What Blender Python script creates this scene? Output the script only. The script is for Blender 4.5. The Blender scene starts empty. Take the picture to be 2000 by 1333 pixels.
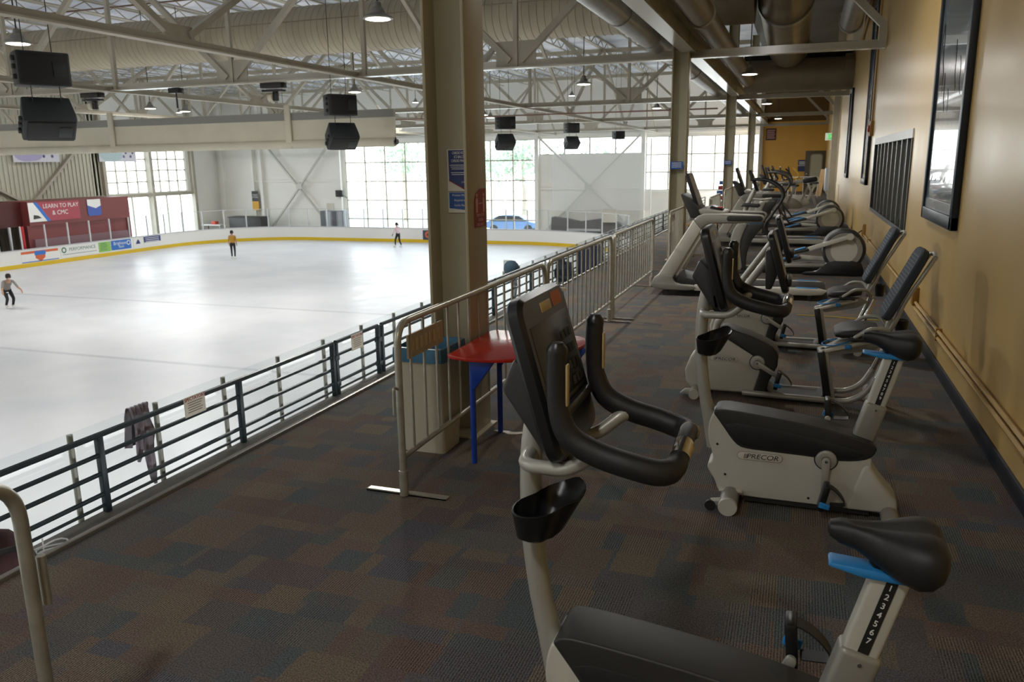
import bpy, bmesh, math, random
from mathutils import Vector, Matrix
random.seed(7)
scene = bpy.context.scene
COL = scene.collection

# ------------------------------------------------------------------ camera, world, exposure
EYE = 1.9
def make_camera():
    # orthogonal vanishing points measured on the photograph give the lens and the attitude
    cx, cy, f = 1000.0, 666.5, 1554.0
    yd = Vector((1568 - cx, 310 - cy, f)).normalized()
    zd = -Vector((1100 - cx, 7600 - cy, f))
    zd = (zd - yd * zd.dot(yd)).normalized()
    xd = yd.cross(zd)
    right = Vector((xd.x, yd.x, zd.x)); down = Vector((xd.y, yd.y, zd.y)); fwd = Vector((xd.z, yd.z, zd.z))
    m = Matrix.Identity(4)
    for i in range(3):
        m[i][0] = right[i]; m[i][1] = -down[i]; m[i][2] = -fwd[i]
    m[2][3] = EYE
    cd = bpy.data.cameras.new('camera'); co = bpy.data.objects.new('camera', cd); COL.objects.link(co)
    co.matrix_world = m
    cd.sensor_width = 36.0; cd.lens = f / 2000 * 36.0
    cd.clip_start = 0.05; cd.clip_end = 400
    cd.dof.use_dof = True; cd.dof.focus_distance = 3.4; cd.dof.aperture_fstop = 7.0
    scene.camera = co
make_camera()
world = bpy.data.worlds.new('world'); scene.world = world; world.use_nodes = True
wn = world.node_tree.nodes; wl = world.node_tree.links
bgn = wn['Background']
tc = wn.new('ShaderNodeTexCoord'); sx = wn.new('ShaderNodeSeparateXYZ'); wl.new(tc.outputs['Generated'], sx.inputs[0])
rmp = wn.new('ShaderNodeValToRGB'); wl.new(sx.outputs['Z'], rmp.inputs[0])
rmp.color_ramp.elements[0].position = 0.0; rmp.color_ramp.elements[0].color = (1.0, 0.99, 0.97, 1)
rmp.color_ramp.elements[1].position = 0.6; rmp.color_ramp.elements[1].color = (0.72, 0.86, 1.0, 1)
wl.new(rmp.outputs[0], bgn.inputs[0])
WORLD_STRENGTH = 5.5
bgn.inputs[1].default_value = WORLD_STRENGTH
scene.view_settings.view_transform = 'Standard'
scene.view_settings.look = 'None'
scene.view_settings.exposure = 0.0
scene.view_settings.gamma = 1.0
scene.view_settings.use_curve_mapping = False
LAMP_W = 218.0        # one high-bay pendant over the ice
LAMP_W_GYM = 76.0     # the pendants over the walkway

# ------------------------------------------------------------------ helpers
def lin(c):
    if isinstance(c, str):
        c = [int(c[i:i + 2], 16) / 255 for i in (0, 2, 4)]
    return tuple((x / 12.92 if x <= 0.04045 else ((x + 0.055) / 1.055) ** 2.4) for x in c) + (1.0,)

def mat(name, color, rough=0.5, metal=0.0, bump=0.0, bscale=200.0, var=0.0, vscale=3.0, spec=0.5, coat=0.0, emit=None, estr=0.0):
    m = bpy.data.materials.new(name); m.use_nodes = True
    n = m.node_tree.nodes; l = m.node_tree.links; b = n['Principled BSDF']
    c = lin(color)
    b.inputs['Base Color'].default_value = c
    b.inputs['Roughness'].default_value = rough
    b.inputs['Metallic'].default_value = metal
    b.inputs['Specular IOR Level'].default_value = spec
    if coat: b.inputs['Coat Weight'].default_value = coat
    if emit:
        b.inputs['Emission Color'].default_value = lin(emit); b.inputs['Emission Strength'].default_value = estr
    if var or bump:
        t = n.new('ShaderNodeTexCoord')
    if var:
        nz = n.new('ShaderNodeTexNoise'); nz.inputs['Scale'].default_value = vscale; nz.inputs['Detail'].default_value = 4
        l.new(t.outputs['Object'], nz.inputs['Vector'])
        mr = n.new('ShaderNodeMapRange'); mr.inputs[1].default_value = 0.3; mr.inputs[2].default_value = 0.7
        mr.inputs[3].default_value = 1 - var; mr.inputs[4].default_value = 1 + var
        l.new(nz.outputs[0], mr.inputs[0])
        mx = n.new('ShaderNodeMix'); mx.data_type = 'RGBA'; mx.blend_type = 'MULTIPLY'; mx.inputs[0].default_value = 1
        mx.inputs[6].default_value = c; l.new(mr.outputs[0], mx.inputs[7]); l.new(mx.outputs[2], b.inputs['Base Color'])
    if bump:
        nb = n.new('ShaderNodeTexNoise'); nb.inputs['Scale'].default_value = bscale; nb.inputs['Detail'].default_value = 3
        l.new(t.outputs['Object'], nb.inputs['Vector'])
        bp = n.new('ShaderNodeBump'); bp.inputs['Strength'].default_value = bump; bp.inputs['Distance'].default_value = 0.002
        l.new(nb.outputs[0], bp.inputs['Height']); l.new(bp.outputs[0], b.inputs['Normal'])
    return m

def glass_mat(name, tint, gloss=0.12, rough=0.02, see=1.0):
    m = bpy.data.materials.new(name); m.use_nodes = True
    n = m.node_tree.nodes; l = m.node_tree.links; n.clear()
    o = n.new('ShaderNodeOutputMaterial'); t = n.new('ShaderNodeBsdfTransparent'); g = n.new('ShaderNodeBsdfGlossy')
    t.inputs[0].default_value = lin(tint); g.inputs['Roughness'].default_value = rough
    d = n.new('ShaderNodeBsdfDiffuse'); d.inputs[0].default_value = (0.8, 0.82, 0.82, 1)
    m1 = n.new('ShaderNodeMixShader'); m1.inputs[0].default_value = see; l.new(d.outputs[0], m1.inputs[1]); l.new(t.outputs[0], m1.inputs[2])
    fr = n.new('ShaderNodeLayerWeight'); fr.inputs[0].default_value = 0.5
    p5 = n.new('ShaderNodeMath'); p5.operation = 'POWER'; p5.inputs[1].default_value = 5.0; l.new(fr.outputs['Facing'], p5.inputs[0])
    mr = n.new('ShaderNodeMath'); mr.operation = 'MULTIPLY_ADD'; mr.inputs[1].default_value = 0.55; mr.inputs[2].default_value = gloss * 0.5; mr.use_clamp = True; l.new(p5.outputs[0], mr.inputs[0])
    m2 = n.new('ShaderNodeMixShader'); l.new(mr.outputs[0], m2.inputs[0]); l.new(m1.outputs[0], m2.inputs[1]); l.new(g.outputs[0], m2.inputs[2])
    l.new(m2.outputs[0], o.inputs[0])
    return m

def chaikin(p, n=2, closed=True):
    for _ in range(n):
        q = []
        m = len(p)
        for i in range(m if closed else m - 1):
            a, b = p[i], p[(i + 1) % m]
            q.append(tuple(a[k] * 0.75 + b[k] * 0.25 for k in range(len(a))))
            q.append(tuple(a[k] * 0.25 + b[k] * 0.75 for k in range(len(a))))
        if not closed: q = [p[0]] + q + [p[-1]]
        p = q
    return p

def fillet(pts, r, n=6):
    pts = [Vector(p) for p in pts]; out = [pts[0]]
    for i in range(1, len(pts) - 1):
        a, b, c = pts[i - 1], pts[i], pts[i + 1]
        u = (a - b); v = (c - b)
        d = min(r, u.length * 0.45, v.length * 0.45)
        p0 = b + u.normalized() * d; p1 = b + v.normalized() * d
        for k in range(n + 1):
            t = k / n
            out.append(p0 * (1 - t) ** 2 + b * 2 * t * (1 - t) + p1 * t * t)
    out.append(pts[-1]); return out

def spline(pts, n=6):
    pts = [Vector(p) for p in pts]; out = []
    P = [pts[0] * 2 - pts[1]] + pts + [pts[-1] * 2 - pts[-2]]
    for i in range(1, len(P) - 2):
        for k in range(n):
            t = k / n
            out.append(0.5 * ((2 * P[i]) + (P[i + 1] - P[i - 1]) * t + (2 * P[i - 1] - 5 * P[i] + 4 * P[i + 1] - P[i + 2]) * t * t + (3 * P[i] - P[i - 1] - 3 * P[i + 1] + P[i + 2]) * t ** 3))
    out.append(pts[-1]); return out

class MB:
    def __init__(s): s.bm = bmesh.new()
    def face(s, pts):
        vs = [s.bm.verts.new(p) for p in pts]; s.bm.faces.new(vs); return s
    def box(s, c, size, rot=None):
        m = Matrix.Translation(c) @ (rot.to_4x4() if rot else Matrix.Identity(4)) @ Matrix.Diagonal((size[0], size[1], size[2], 1))
        bmesh.ops.create_cube(s.bm, size=1, matrix=m); return s
    def bb(s, x0, x1, y0, y1, z0, z1):
        return s.box(((x0 + x1) / 2, (y0 + y1) / 2, (z0 + z1) / 2), (abs(x1 - x0), abs(y1 - y0), abs(z1 - z0)))
    def bar(s, a, b, w, h, up=(0, 0, 1)):
        a, b = Vector(a), Vector(b); d = b - a
        x = d.normalized(); up = Vector(up)
        if abs(x.dot(up)) > 0.98: up = Vector((1, 0, 0))
        y = up.cross(x).normalized(); z = x.cross(y)
        r = Matrix((x, y, z)).transposed()
        return s.box((a + b) / 2, (d.length, w, h), r)
    def prism(s, prof, d0, d1, plane='xz'):
        def P(a, b, d):
            return {'xz': (a, d, b), 'xy': (a, b, d), 'yz': (d, a, b)}[plane]
        A = [s.bm.verts.new(P(a, b, d0)) for a, b in prof]; B = [s.bm.verts.new(P(a, b, d1)) for a, b in prof]
        n = len(prof)
        s.bm.faces.new(A); s.bm.faces.new(B[::-1])
        for i in range(n): s.bm.faces.new((A[i], B[i], B[(i + 1) % n], A[(i + 1) % n]))
        return s
    def rings(s, rings, cap0=True, cap1=True, closed=False):
        R = [[s.bm.verts.new(p) for p in r] for r in rings]; n = len(R[0])
        for i in range(len(R) - 1 + (1 if closed else 0)):
            a, b = R[i], R[(i + 1) % len(R)]
            for k in range(n): s.bm.faces.new((a[k], a[(k + 1) % n], b[(k + 1) % n], b[k]))
        if not closed:
            if cap0: s.bm.faces.new(R[0][::-1])
            if cap1: s.bm.faces.new(R[-1])
        return s
    def tube(s, pts, r, seg=10, closed=False, cap=True):
        pts = [Vector(p) for p in pts]; n = len(pts)
        rad = r if isinstance(r, (list, tuple)) else [r] * n
        if len(rad) != n:
            rad = [rad[0] + (rad[-1] - rad[0]) * i / (n - 1) for i in range(n)] if len(rad) == 2 else [rad[min(len(rad) - 1, int(i * len(rad) / n))] for i in range(n)]
        T = []
        for i in range(n):
            if closed: d = pts[(i + 1) % n] - pts[i - 1]
            else: d = pts[min(i + 1, n - 1)] - pts[max(i - 1, 0)]
            T.append(d.normalized())
        ref = Vector((0, 0, 1)) if abs(T[0].z) < 0.9 else Vector((1, 0, 0))
        u = T[0].cross(ref).normalized(); rs = []
        for i in range(n):
            u = (u - T[i] * u.dot(T[i])).normalized(); v = T[i].cross(u)
            rs.append([pts[i] + (u * math.cos(2 * math.pi * k / seg) + v * math.sin(2 * math.pi * k / seg)) * rad[i] for k in range(seg)])
        return s.rings(rs, cap, cap, closed)
    def cyl(s, a, b, r, seg=20): return s.tube([a, b], r, seg)
    def lathe(s, prof, c=(0, 0, 0), axis='z', seg=24, caps=True):
        rs = []
        for r, h in prof:
            ring = []
            for k in range(seg):
                t = 2 * math.pi * k / seg; a, b = r * math.cos(t), r * math.sin(t)
                p = {'z': (a, b, h), 'y': (b, h, a), 'x': (h, a, b)}[axis]
                ring.append((p[0] + c[0], p[1] + c[1], p[2] + c[2]))
            rs.append(ring)
        shut = tuple(prof[0]) == tuple(prof[-1])
        return s.rings(rs, cap0=not shut and caps, cap1=not shut and caps)
    def xf(s, m):
        bmesh.ops.transform(s.bm, matrix=m, verts=s.bm.verts); return s
    def mesh(s, name, m=None, bevel=0.0, seg=2, angle=40, smooth=True):
        bm = s.bm
        bmesh.ops.recalc_face_normals(bm, faces=bm.faces)
        if bevel:
            es = [e for e in bm.edges if len(e.link_faces) == 2 and e.calc_face_angle(0) > math.radians(32)]
            if es: bmesh.ops.bevel(bm, geom=es, offset=bevel, segments=seg, profile=0.5, affect='EDGES', clamp_overlap=True)
        me = bpy.data.meshes.new(name); bm.to_mesh(me); bm.free()
        if m: me.materials.append(m)
        if smooth:
            for p in me.polygons: p.use_smooth = True
            me.set_sharp_from_angle(angle=math.radians(angle))
        return me
    def build(s, name, m, parent=None, bevel=0.0, label=None, **k):
        o = bpy.data.objects.new(name, s.mesh(name, m, bevel, **k)); COL.objects.link(o)
        if parent: o.parent = parent
        if label: o['label'] = label
        return o

def thing(name, label, cat, loc=(0, 0, 0), rz=0.0, group=None):
    o = bpy.data.objects.new(name, None); COL.objects.link(o); o.empty_display_size = 0.1
    o.location = loc; o.rotation_euler = (0, 0, rz); o['label'] = label; o['category'] = cat
    if group: o['group'] = group
    return o
def tag(o, label, cat, group=None, kind=None):
    o['label'] = label; o['category'] = cat
    if group: o['group'] = group
    if kind: o['kind'] = kind
    return o
def struct(o):
    o['kind'] = 'structure'; return o
def dup(root, loc, rz=0.0, label=None, group=None):
    r = root.copy(); COL.objects.link(r); r.location = loc; r.rotation_euler = (0, 0, rz)
    if label: r['label'] = label
    if group: r['group'] = group
    def rec(a, b):
        for ch in a.children:
            c = ch.copy(); COL.objects.link(c); c.parent = b
            if ch.type == 'LIGHT': c.data = ch.data
            rec(ch, c)
    rec(root, r)
    return r
FONT_CACHE = {}
def lettering(text, size, m, parent, origin, xdir, ydir, depth=0.001, name='lettering', align='CENTER', spacing=1.0, shear=0.0, sx=1.0):
    cu = bpy.data.curves.new('t', 'FONT'); cu.body = text; cu.size = size; cu.extrude = depth; cu.align_x = align; cu.align_y = 'CENTER'
    cu.space_character = spacing; cu.shear = shear; cu.resolution_u = 3; cu.space_line = 0.85
    ob = bpy.data.objects.new('t', cu)
    me = bpy.data.meshes.new_from_object(ob)
    bpy.data.objects.remove(ob); bpy.data.curves.remove(cu)
    x = Vector(xdir).normalized(); y = Vector(ydir).normalized(); z = x.cross(y)
    mm = Matrix.Identity(4)
    for i in range(3): mm[i][0] = x[i] * sx; mm[i][1] = y[i]; mm[i][2] = z[i]; mm[i][3] = origin[i]
    me.transform(mm); me.materials.clear(); me.materials.append(m)
    o = bpy.data.objects.new(name, me); COL.objects.link(o)
    if parent: o.parent = parent
    return o

# ------------------------------------------------------------------ materials
M = {}
M['steel'] = mat('painted_steel_beige', 'b0aa99', 0.5, var=0.08, vscale=2)
M['gloss'] = mat('glossy_steel_paint', 'b0aa99', 0.2, spec=0.7)
M['column'] = mat('column_paint', 'aaa288', 0.45, var=0.06, vscale=2)
M['duct'] = mat('spiral_duct_paint', 'b3aa94', 0.55, var=0.08, vscale=1.5)
M['galv'] = mat('galvanised_duct', 'a9a8a2', 0.35, metal=0.8, var=0.12, vscale=4)
M['ductdark'] = mat('duct_primer', '857a67', 0.45, metal=0.35, var=0.12, vscale=3)
M['white_paint'] = mat('white_wall_paint', 'f2f0e8', 0.6, var=0.03, vscale=0.5)
M['board'] = mat('white_board_plastic', 'e6e5e0', 0.35)
M['yellow'] = mat('yellow_kick_plastic', 'd9b616', 0.4)
M['black'] = mat('black_rubber', '1d1d1e', 0.5, bump=0.25, bscale=600)
M['blackgloss'] = mat('black_plastic', '17181a', 0.32, bump=0.1, bscale=400)
M['charcoal'] = mat('charcoal_plastic', '2c2b2a', 0.45, bump=0.2, bscale=700)
M['screen'] = mat('dark_display', '1f2022', 0.28)
M['shell'] = mat('pearl_grey_shell', 'b9b7ab', 0.38, bump=0.05, bscale=900, var=0.03, vscale=6)
M['mast'] = mat('silver_powdercoat', 'a9a89e', 0.36, metal=0.3, bump=0.04, bscale=900)
M['sleeve'] = mat('grey_sleeve_paint', '939188', 0.42, metal=0.3)
M['chrome'] = mat('chrome', 'd6d3cc', 0.12, metal=1.0)
M['galvpipe'] = mat('galvanised_tube', 'b3b0a3', 0.34, metal=0.55, var=0.15, vscale=12)
M['tan'] = mat('tan_sensor', 'b9a172', 0.45)
M['orange'] = mat('orange_sticker', 'b5622a', 0.5)
M['blue'] = mat('bright_blue_plastic', '2a83c4', 0.38)
M['whitetext'] = mat('white_ink', 'e6e6e2', 0.6)
M['darktext'] = mat('dark_ink', '33332f', 0.6)
M['logo'] = mat('logo_plate', 'c6c4b8', 0.35)
M['logorim'] = mat('logo_rim', '8f8d84', 0.4)
M['railteal'] = mat('dark_teal_railing', '243239', 0.4, var=0.1, vscale=8)
M['zinc'] = mat('zinc_post', 'a6aaa1', 0.4, metal=0.3)
M['red'] = mat('red_table_laminate', 'b3231a', 0.22, var=0.05, vscale=5)
M['bluepaint'] = mat('blue_table_leg', '1c3f9c', 0.35)
M['bin'] = mat('beige_bin_plastic', 'bab5a1', 0.5)
M['liner'] = mat('blue_bin_liner', '3f6f8c', 0.3, bump=0.8, bscale=40)
M['plank'] = mat('grey_plank', '6c6863', 0.55, var=0.15, vscale=10)
M['nosing'] = mat('aluminium_nosing', '7f7c75', 0.36, metal=0.5)
M['frame'] = mat('navy_frame', '1c2733', 0.35)
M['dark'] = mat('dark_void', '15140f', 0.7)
M['maroon'] = mat('maroon_panel', '7a3a38', 0.5)
M['maroond'] = mat('dark_maroon_panel', '47140f', 0.5)
M['lens'] = mat('lamp_lens', 'ffffff', 0.4, emit='fff4dc', estr=9.0)
M['lampshell'] = mat('lamp_shell', '8c8a84', 0.4, metal=0.5)
M['speaker'] = mat('speaker_box', '23282a', 0.55, bump=0.2)
M['speakerg'] = mat('speaker_grille', '0d0e10', 0.6)
M['cream'] = mat('cream_curtain', 'c9c4b0', 0.6, var=0.05, vscale=2)
M['greyband'] = mat('grey_curtain_band', '85857f', 0.6)
M['wood'] = mat('tan_wood', 'b08b54', 0.5, var=0.1, vscale=8)
M['ochre'] = mat('ochre_box', '9c7430', 0.45)
M['conduit'] = mat('ochre_conduit', 'b39255', 0.4)
M['signblue'] = mat('sign_blue', '1f4f95', 0.45)
M['signnavy'] = mat('sign_navy', '24346b', 0.45)
M['signred'] = mat('sign_red', '8c2a26', 0.5)
M['signbrown'] = mat('sign_brown', '4a302b', 0.55)
M['paper'] = mat('white_paper', 'd8d3c6', 0.7)
M['glass'] = glass_mat('clear_glass', 'fbfdfd', 0.05)
M['pane'] = glass_mat('window_glass', 'fbfdfd', 0.05)
M['net'] = glass_mat('white_net', 'ffffff', 0.0, see=0.78)
M['skin'] = mat('skin', 'b98c74', 0.5)
M['hair'] = mat('dark_hair', '241c18', 0.6)
# ------------------------------------------------------------------ special materials
def carpet_material():
    m = bpy.data.materials.new('carpet_tiles'); m.use_nodes = True
    n = m.node_tree.nodes; l = m.node_tree.links; b = n['Principled BSDF']
    b.inputs['Roughness'].default_value = 0.95; b.inputs['Specular IOR Level'].default_value = 0.15
    g = n.new('ShaderNodeNewGeometry'); s = n.new('ShaderNodeSeparateXYZ'); l.new(g.outputs['Position'], s.inputs[0])
    def math_(op, a, v=None, w=None):
        k = n.new('ShaderNodeMath'); k.operation = op
        for i, q in enumerate((a, v, w)):
            if q is None: continue
            if hasattr(q, 'node'): l.new(q, k.inputs[i])
            else: k.inputs[i].default_value = q
        return k.outputs[0]
    wobn = n.new('ShaderNodeTexNoise'); wobn.inputs['Scale'].default_value = 9; wobn.inputs['Detail'].default_value = 3; l.new(g.outputs['Position'], wobn.inputs['Vector'])
    wob = math_('MULTIPLY', math_('SUBTRACT', wobn.outputs[0], 0.5), 0.035)
    def cells(w, h, seed):
        row = math_('FLOOR', math_('DIVIDE', math_('ADD', s.outputs['Y'], wob), h))
        off = n.new('ShaderNodeTexWhiteNoise'); off.noise_dimensions = '2D'
        cv = n.new('ShaderNodeCombineXYZ'); l.new(row, cv.inputs[0]); cv.inputs[1].default_value = seed; l.new(cv.outputs[0], off.inputs['Vector'])
        xs = math_('ADD', math_('DIVIDE', math_('ADD', s.outputs['X'], wob), w), off.outputs['Value'])
        col = math_('FLOOR', xs)
        wv = n.new('ShaderNodeTexWhiteNoise'); wv.noise_dimensions = '3D'
        c2 = n.new('ShaderNodeCombineXYZ'); l.new(row, c2.inputs[0]); l.new(col, c2.inputs[1]); c2.inputs[2].default_value = seed; l.new(c2.outputs[0], wv.inputs['Vector'])
        return wv.outputs['Value']
    A = cells(0.38, 0.3, 3.1); B = cells(0.23, 0.2, 9.7); Cc = cells(0.4, 0.3, 5.3)
    mixv = math_('ADD', math_('MULTIPLY', A, 0.62), math_('MULTIPLY', B, 0.38))
    r = n.new('ShaderNodeValToRGB'); cr = r.color_ramp; cr.interpolation = 'LINEAR'
    cols = [(0.10, '565556'), (0.24, '5d5855'), (0.33, '51585a'), (0.41, '6b6154'), (0.50, '665750'), (0.58, '6d6254'), (0.66, '58575c'), (0.74, '64544d'), (0.82, '656053'), (0.92, '50575a')]
    cr.elements[0].position = cols[0][0]; cr.elements[0].color = lin(cols[0][1])
    cr.elements[1].position = cols[-1][0]; cr.elements[1].color = lin(cols[-1][1])
    for p, c in cols[1:-1]:
        e = cr.elements.new(p); e.color = lin(c)
    l.new(mixv, r.inputs[0])
    # ribs running along some of the blocks, and pile speckle
    w1 = n.new('ShaderNodeTexWave'); w1.inputs['Scale'].default_value = 26; w1.inputs['Distortion'].default_value = 0.6; w1.inputs['Detail'].default_value = 1
    w1.bands_direction = 'X'; l.new(g.outputs['Position'], w1.inputs['Vector'])
    ribon = math_('GREATER_THAN', Cc, 0.45)
    rib = math_('MULTIPLY', math_('SUBTRACT', w1.outputs['Fac'], 0.5), math_('MULTIPLY', ribon, 0.7))
    nz = n.new('ShaderNodeTexNoise'); nz.inputs['Scale'].default_value = 150; nz.inputs['Detail'].default_value = 3; l.new(g.outputs['Position'], nz.inputs['Vector'])
    sp = math_('MULTIPLY', math_('SUBTRACT', nz.outputs[0], 0.5), 2.8)
    f = math_('ADD', math_('ADD', rib, sp), 1.0)
    mx = n.new('ShaderNodeMix'); mx.data_type = 'RGBA'; mx.blend_type = 'MULTIPLY'; mx.inputs[0].default_value = 1
    l.new(r.outputs[0], mx.inputs[6]); l.new(f, mx.inputs[7]); l.new(mx.outputs[2], b.inputs['Base Color'])
    bp = n.new('ShaderNodeBump'); bp.inputs['Strength'].default_value = 0.5; bp.inputs['Distance'].default_value = 0.004
    l.new(f, bp.inputs['Height']); l.new(bp.outputs[0], b.inputs['Normal'])
    return m

def wall_material(name, base, dark, rough=0.34):
    m = bpy.data.materials.new(name); m.use_nodes = True
    n = m.node_tree.nodes; l = m.node_tree.links; b = n['Principled BSDF']
    g = n.new('ShaderNodeNewGeometry'); mp = n.new('ShaderNodeMapping'); l.new(g.outputs['Position'], mp.inputs[0])
    mp.inputs['Scale'].default_value = (1, 1.3, 0.22)
    nz = n.new('ShaderNodeTexNoise'); nz.inputs['Scale'].default_value = 1.6; nz.inputs['Detail'].default_value = 2; l.new(mp.outputs[0], nz.inputs['Vector'])
    r = n.new('ShaderNodeValToRGB'); r.color_ramp.elements[0].position = 0.25; r.color_ramp.elements[1].position = 0.7
    r.color_ramp.elements[0].color = lin(dark); r.color_ramp.elements[1].color = lin(base); l.new(nz.outputs[0], r.inputs[0])
    l.new(r.outputs[0], b.inputs['Base Color'])
    mr = n.new('ShaderNodeMapRange'); mr.inputs[1].default_value = 0.3; mr.inputs[2].default_value = 0.7; mr.inputs[3].default_value = rough - 0.025; mr.inputs[4].default_value = rough + 0.035
    l.new(nz.outputs[0], mr.inputs[0]); l.new(mr.outputs[0], b.inputs['Roughness'])
    b.inputs['Specular IOR Level'].default_value = 0.5
    n2 = n.new('ShaderNodeTexNoise'); n2.inputs['Scale'].default_value = 60; l.new(g.outputs['Position'], n2.inputs['Vector'])
    bp = n.new('ShaderNodeBump'); bp.inputs['Strength'].default_value = 0.15; bp.inputs['Distance'].default_value = 0.003
    l.new(n2.outputs[0], bp.inputs['Height']); l.new(bp.outputs[0], b.inputs['Normal'])
    return m

def ice_material():
    m = bpy.data.materials.new('ice'); m.use_nodes = True
    n = m.node_tree.nodes; l = m.node_tree.links; b = n['Principled BSDF']; b.inputs['Specular IOR Level'].default_value = 0.17
    g = n.new('ShaderNodeNewGeometry'); s = n.new('ShaderNodeSeparateXYZ'); l.new(g.outputs['Position'], s.inputs[0])
    nz = n.new('ShaderNodeTexNoise'); nz.inputs['Scale'].default_value = 0.35; nz.inputs['Detail'].default_value = 6; l.new(g.outputs['Position'], nz.inputs['Vector'])
    r = n.new('ShaderNodeValToRGB'); r.color_ramp.elements[0].position = 0.3; r.color_ramp.elements[1].position = 0.7
    r.color_ramp.elements[0].color = lin('d3d6db'); r.color_ramp.elements[1].color = lin('e4e5e7'); l.new(nz.outputs[0], r.inputs[0])
    def line(axis, pos, half, prev, color):
        d = n.new('ShaderNodeMath'); d.operation = 'SUBTRACT'; l.new(s.outputs[axis], d.inputs[0]); d.inputs[1].default_value = pos
        a = n.new('ShaderNodeMath'); a.operation = 'ABSOLUTE'; l.new(d.outputs[0], a.inputs[0])
        t = n.new('ShaderNodeMapRange'); t.inputs[1].default_value = half * 0.5; t.inputs[2].default_value = half * 1.5; t.inputs[3].default_value = 1; t.inputs[4].default_value = 0; l.new(a.outputs[0], t.inputs[0])
        mx = n.new('ShaderNodeMix'); mx.data_type = 'RGBA'; mx.inputs[7].default_value = lin(color); l.new(t.outputs[0], mx.inputs[0]); l.new(prev, mx.inputs[6])
        return mx.outputs[2]
    out = line('Y', 25.6, 0.1, r.outputs[0], 'c6c8cd')
    out = line('Y', 17.35, 0.1, out, 'c6c8ce')
    l.new(out, b.inputs['Base Color'])
    n2 = n.new('ShaderNodeTexNoise'); n2.inputs['Scale'].default_value = 1.1; n2.inputs['Detail'].default_value = 5; l.new(g.outputs['Position'], n2.inputs['Vector'])
    mr = n.new('ShaderNodeMapRange'); mr.inputs[1].default_value = 0.3; mr.inputs[2].default_value = 0.7; mr.inputs[3].default_value = 0.28; mr.inputs[4].default_value = 0.42
    l.new(n2.outputs[0], mr.inputs[0]); l.new(mr.outputs[0], b.inputs['Roughness'])
    bp = n.new('ShaderNodeBump'); bp.inputs['Strength'].default_value = 0.06; bp.inputs['Distance'].default_value = 0.03
    l.new(n2.outputs[0], bp.inputs['Height']); l.new(bp.outputs[0], b.inputs['Normal'])
    return m

def roof_material(name, a, bcol, period, axis='X'):
    m = bpy.data.materials.new(name); m.use_nodes = True
    n = m.node_tree.nodes; l = m.node_tree.links; b = n['Principled BSDF']; b.inputs['Roughness'].default_value = 0.5
    g = n.new('ShaderNodeNewGeometry')
    w = n.new('ShaderNodeTexWave'); w.bands_direction = axis; w.inputs['Scale'].default_value = period; w.inputs['Distortion'].default_value = 0.3
    l.new(g.outputs['Position'], w.inputs['Vector'])
    nz = n.new('ShaderNodeTexNoise'); nz.inputs['Scale'].default_value = 0.5; nz.inputs['Detail'].default_value = 3; l.new(g.outputs['Position'], nz.inputs['Vector'])
    r = n.new('ShaderNodeValToRGB'); r.color_ramp.elements[0].position = 0.35; r.color_ramp.elements[1].position = 0.62
    r.color_ramp.elements[0].color = lin(a); r.color_ramp.elements[1].color = lin(bcol); l.new(nz.outputs[0], r.inputs[0])
    l.new(r.outputs[0], b.inputs['Base Color'])
    bp = n.new('ShaderNodeBump'); bp.inputs['Strength'].default_value = 0.6; bp.inputs['Distance'].default_value = 0.04
    l.new(w.outputs['Fac'], bp.inputs['Height']); l.new(bp.outputs[0], b.inputs['Normal'])
    return m
M['carpet'] = carpet_material()
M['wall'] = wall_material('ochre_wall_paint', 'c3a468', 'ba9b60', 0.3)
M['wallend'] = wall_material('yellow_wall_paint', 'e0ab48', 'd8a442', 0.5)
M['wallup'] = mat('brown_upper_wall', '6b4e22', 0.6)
M['ice'] = ice_material()
M['roof'] = roof_material('white_roof_insulation', 'b6bdcb', 'eef1f8', 0.9, 'Y')
M['deck'] = roof_material('grey_steel_deck', '5d5b57', '6a6863', 3.0, 'Y')
def corrugated():
    m = bpy.data.materials.new('corrugated_siding'); m.use_nodes = True
    n = m.node_tree.nodes; l = m.node_tree.links; b = n['Principled BSDF']
    b.inputs['Base Color'].default_value = lin('c0beac'); b.inputs['Roughness'].default_value = 0.5
    return m
M['siding'] = corrugated()
M['concrete'] = mat('grey_concrete', '8c8a84', 0.6, var=0.1, vscale=0.4)
M['outside'] = mat('outdoor_pavement', 'd8d6cf', 0.8, var=0.06, vscale=0.2)
M['leaf'] = mat('tree_leaves', 'a3b59c', 0.7, var=0.2, vscale=4)
M['bark'] = mat('tree_bark', 'a89c8c', 0.8)

# ------------------------------------------------------------------ the shell of the place
ZI = -3.5            # ice
ZC = 7.5             # roof
WX = 1.25            # face of the ochre wall
XL = -44.5; YF = 54.0; YB = -14.0
# carpeted walkway
struct(MB().bb(-3.46, WX + 0.2, YB, 51.2, -0.35, 0.0).build('floor', M['carpet'], smooth=False))
struct(MB().bb(-3.475, -3.435, YB, 51.0, -0.04, 0.022).build('trim_1', M['nosing'], bevel=0.008))
o = MB()
for i in range(4): o.bb(-3.5 - i * 0.25, -3.735 - i * 0.25, YB, 51.0, -0.5, -0.45)
o.bb(-3.48, -4.47, YB, 51.0, -0.8, -0.5)
struct(o.build('floor_terrace', M['plank'], smooth=False))
struct(MB().bb(-4.49, -4.3, YB, 51.2, ZI, -0.52).build('wall_fascia', M['white_paint'], smooth=False))
struct(MB().bb(XL - 0.3, -4.4, YB, YF + 0.2, ZI - 0.4, ZI - 0.05).build('floor_rink_surround', M['concrete'], smooth=False))
struct(MB().bb(WX - 0.018, WX + 0.01, YB, 50.9, 0.0, 0.115).build('baseboard_right', mat('navy_baseboard', '1b2028', 0.5), bevel=0.004))
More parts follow.
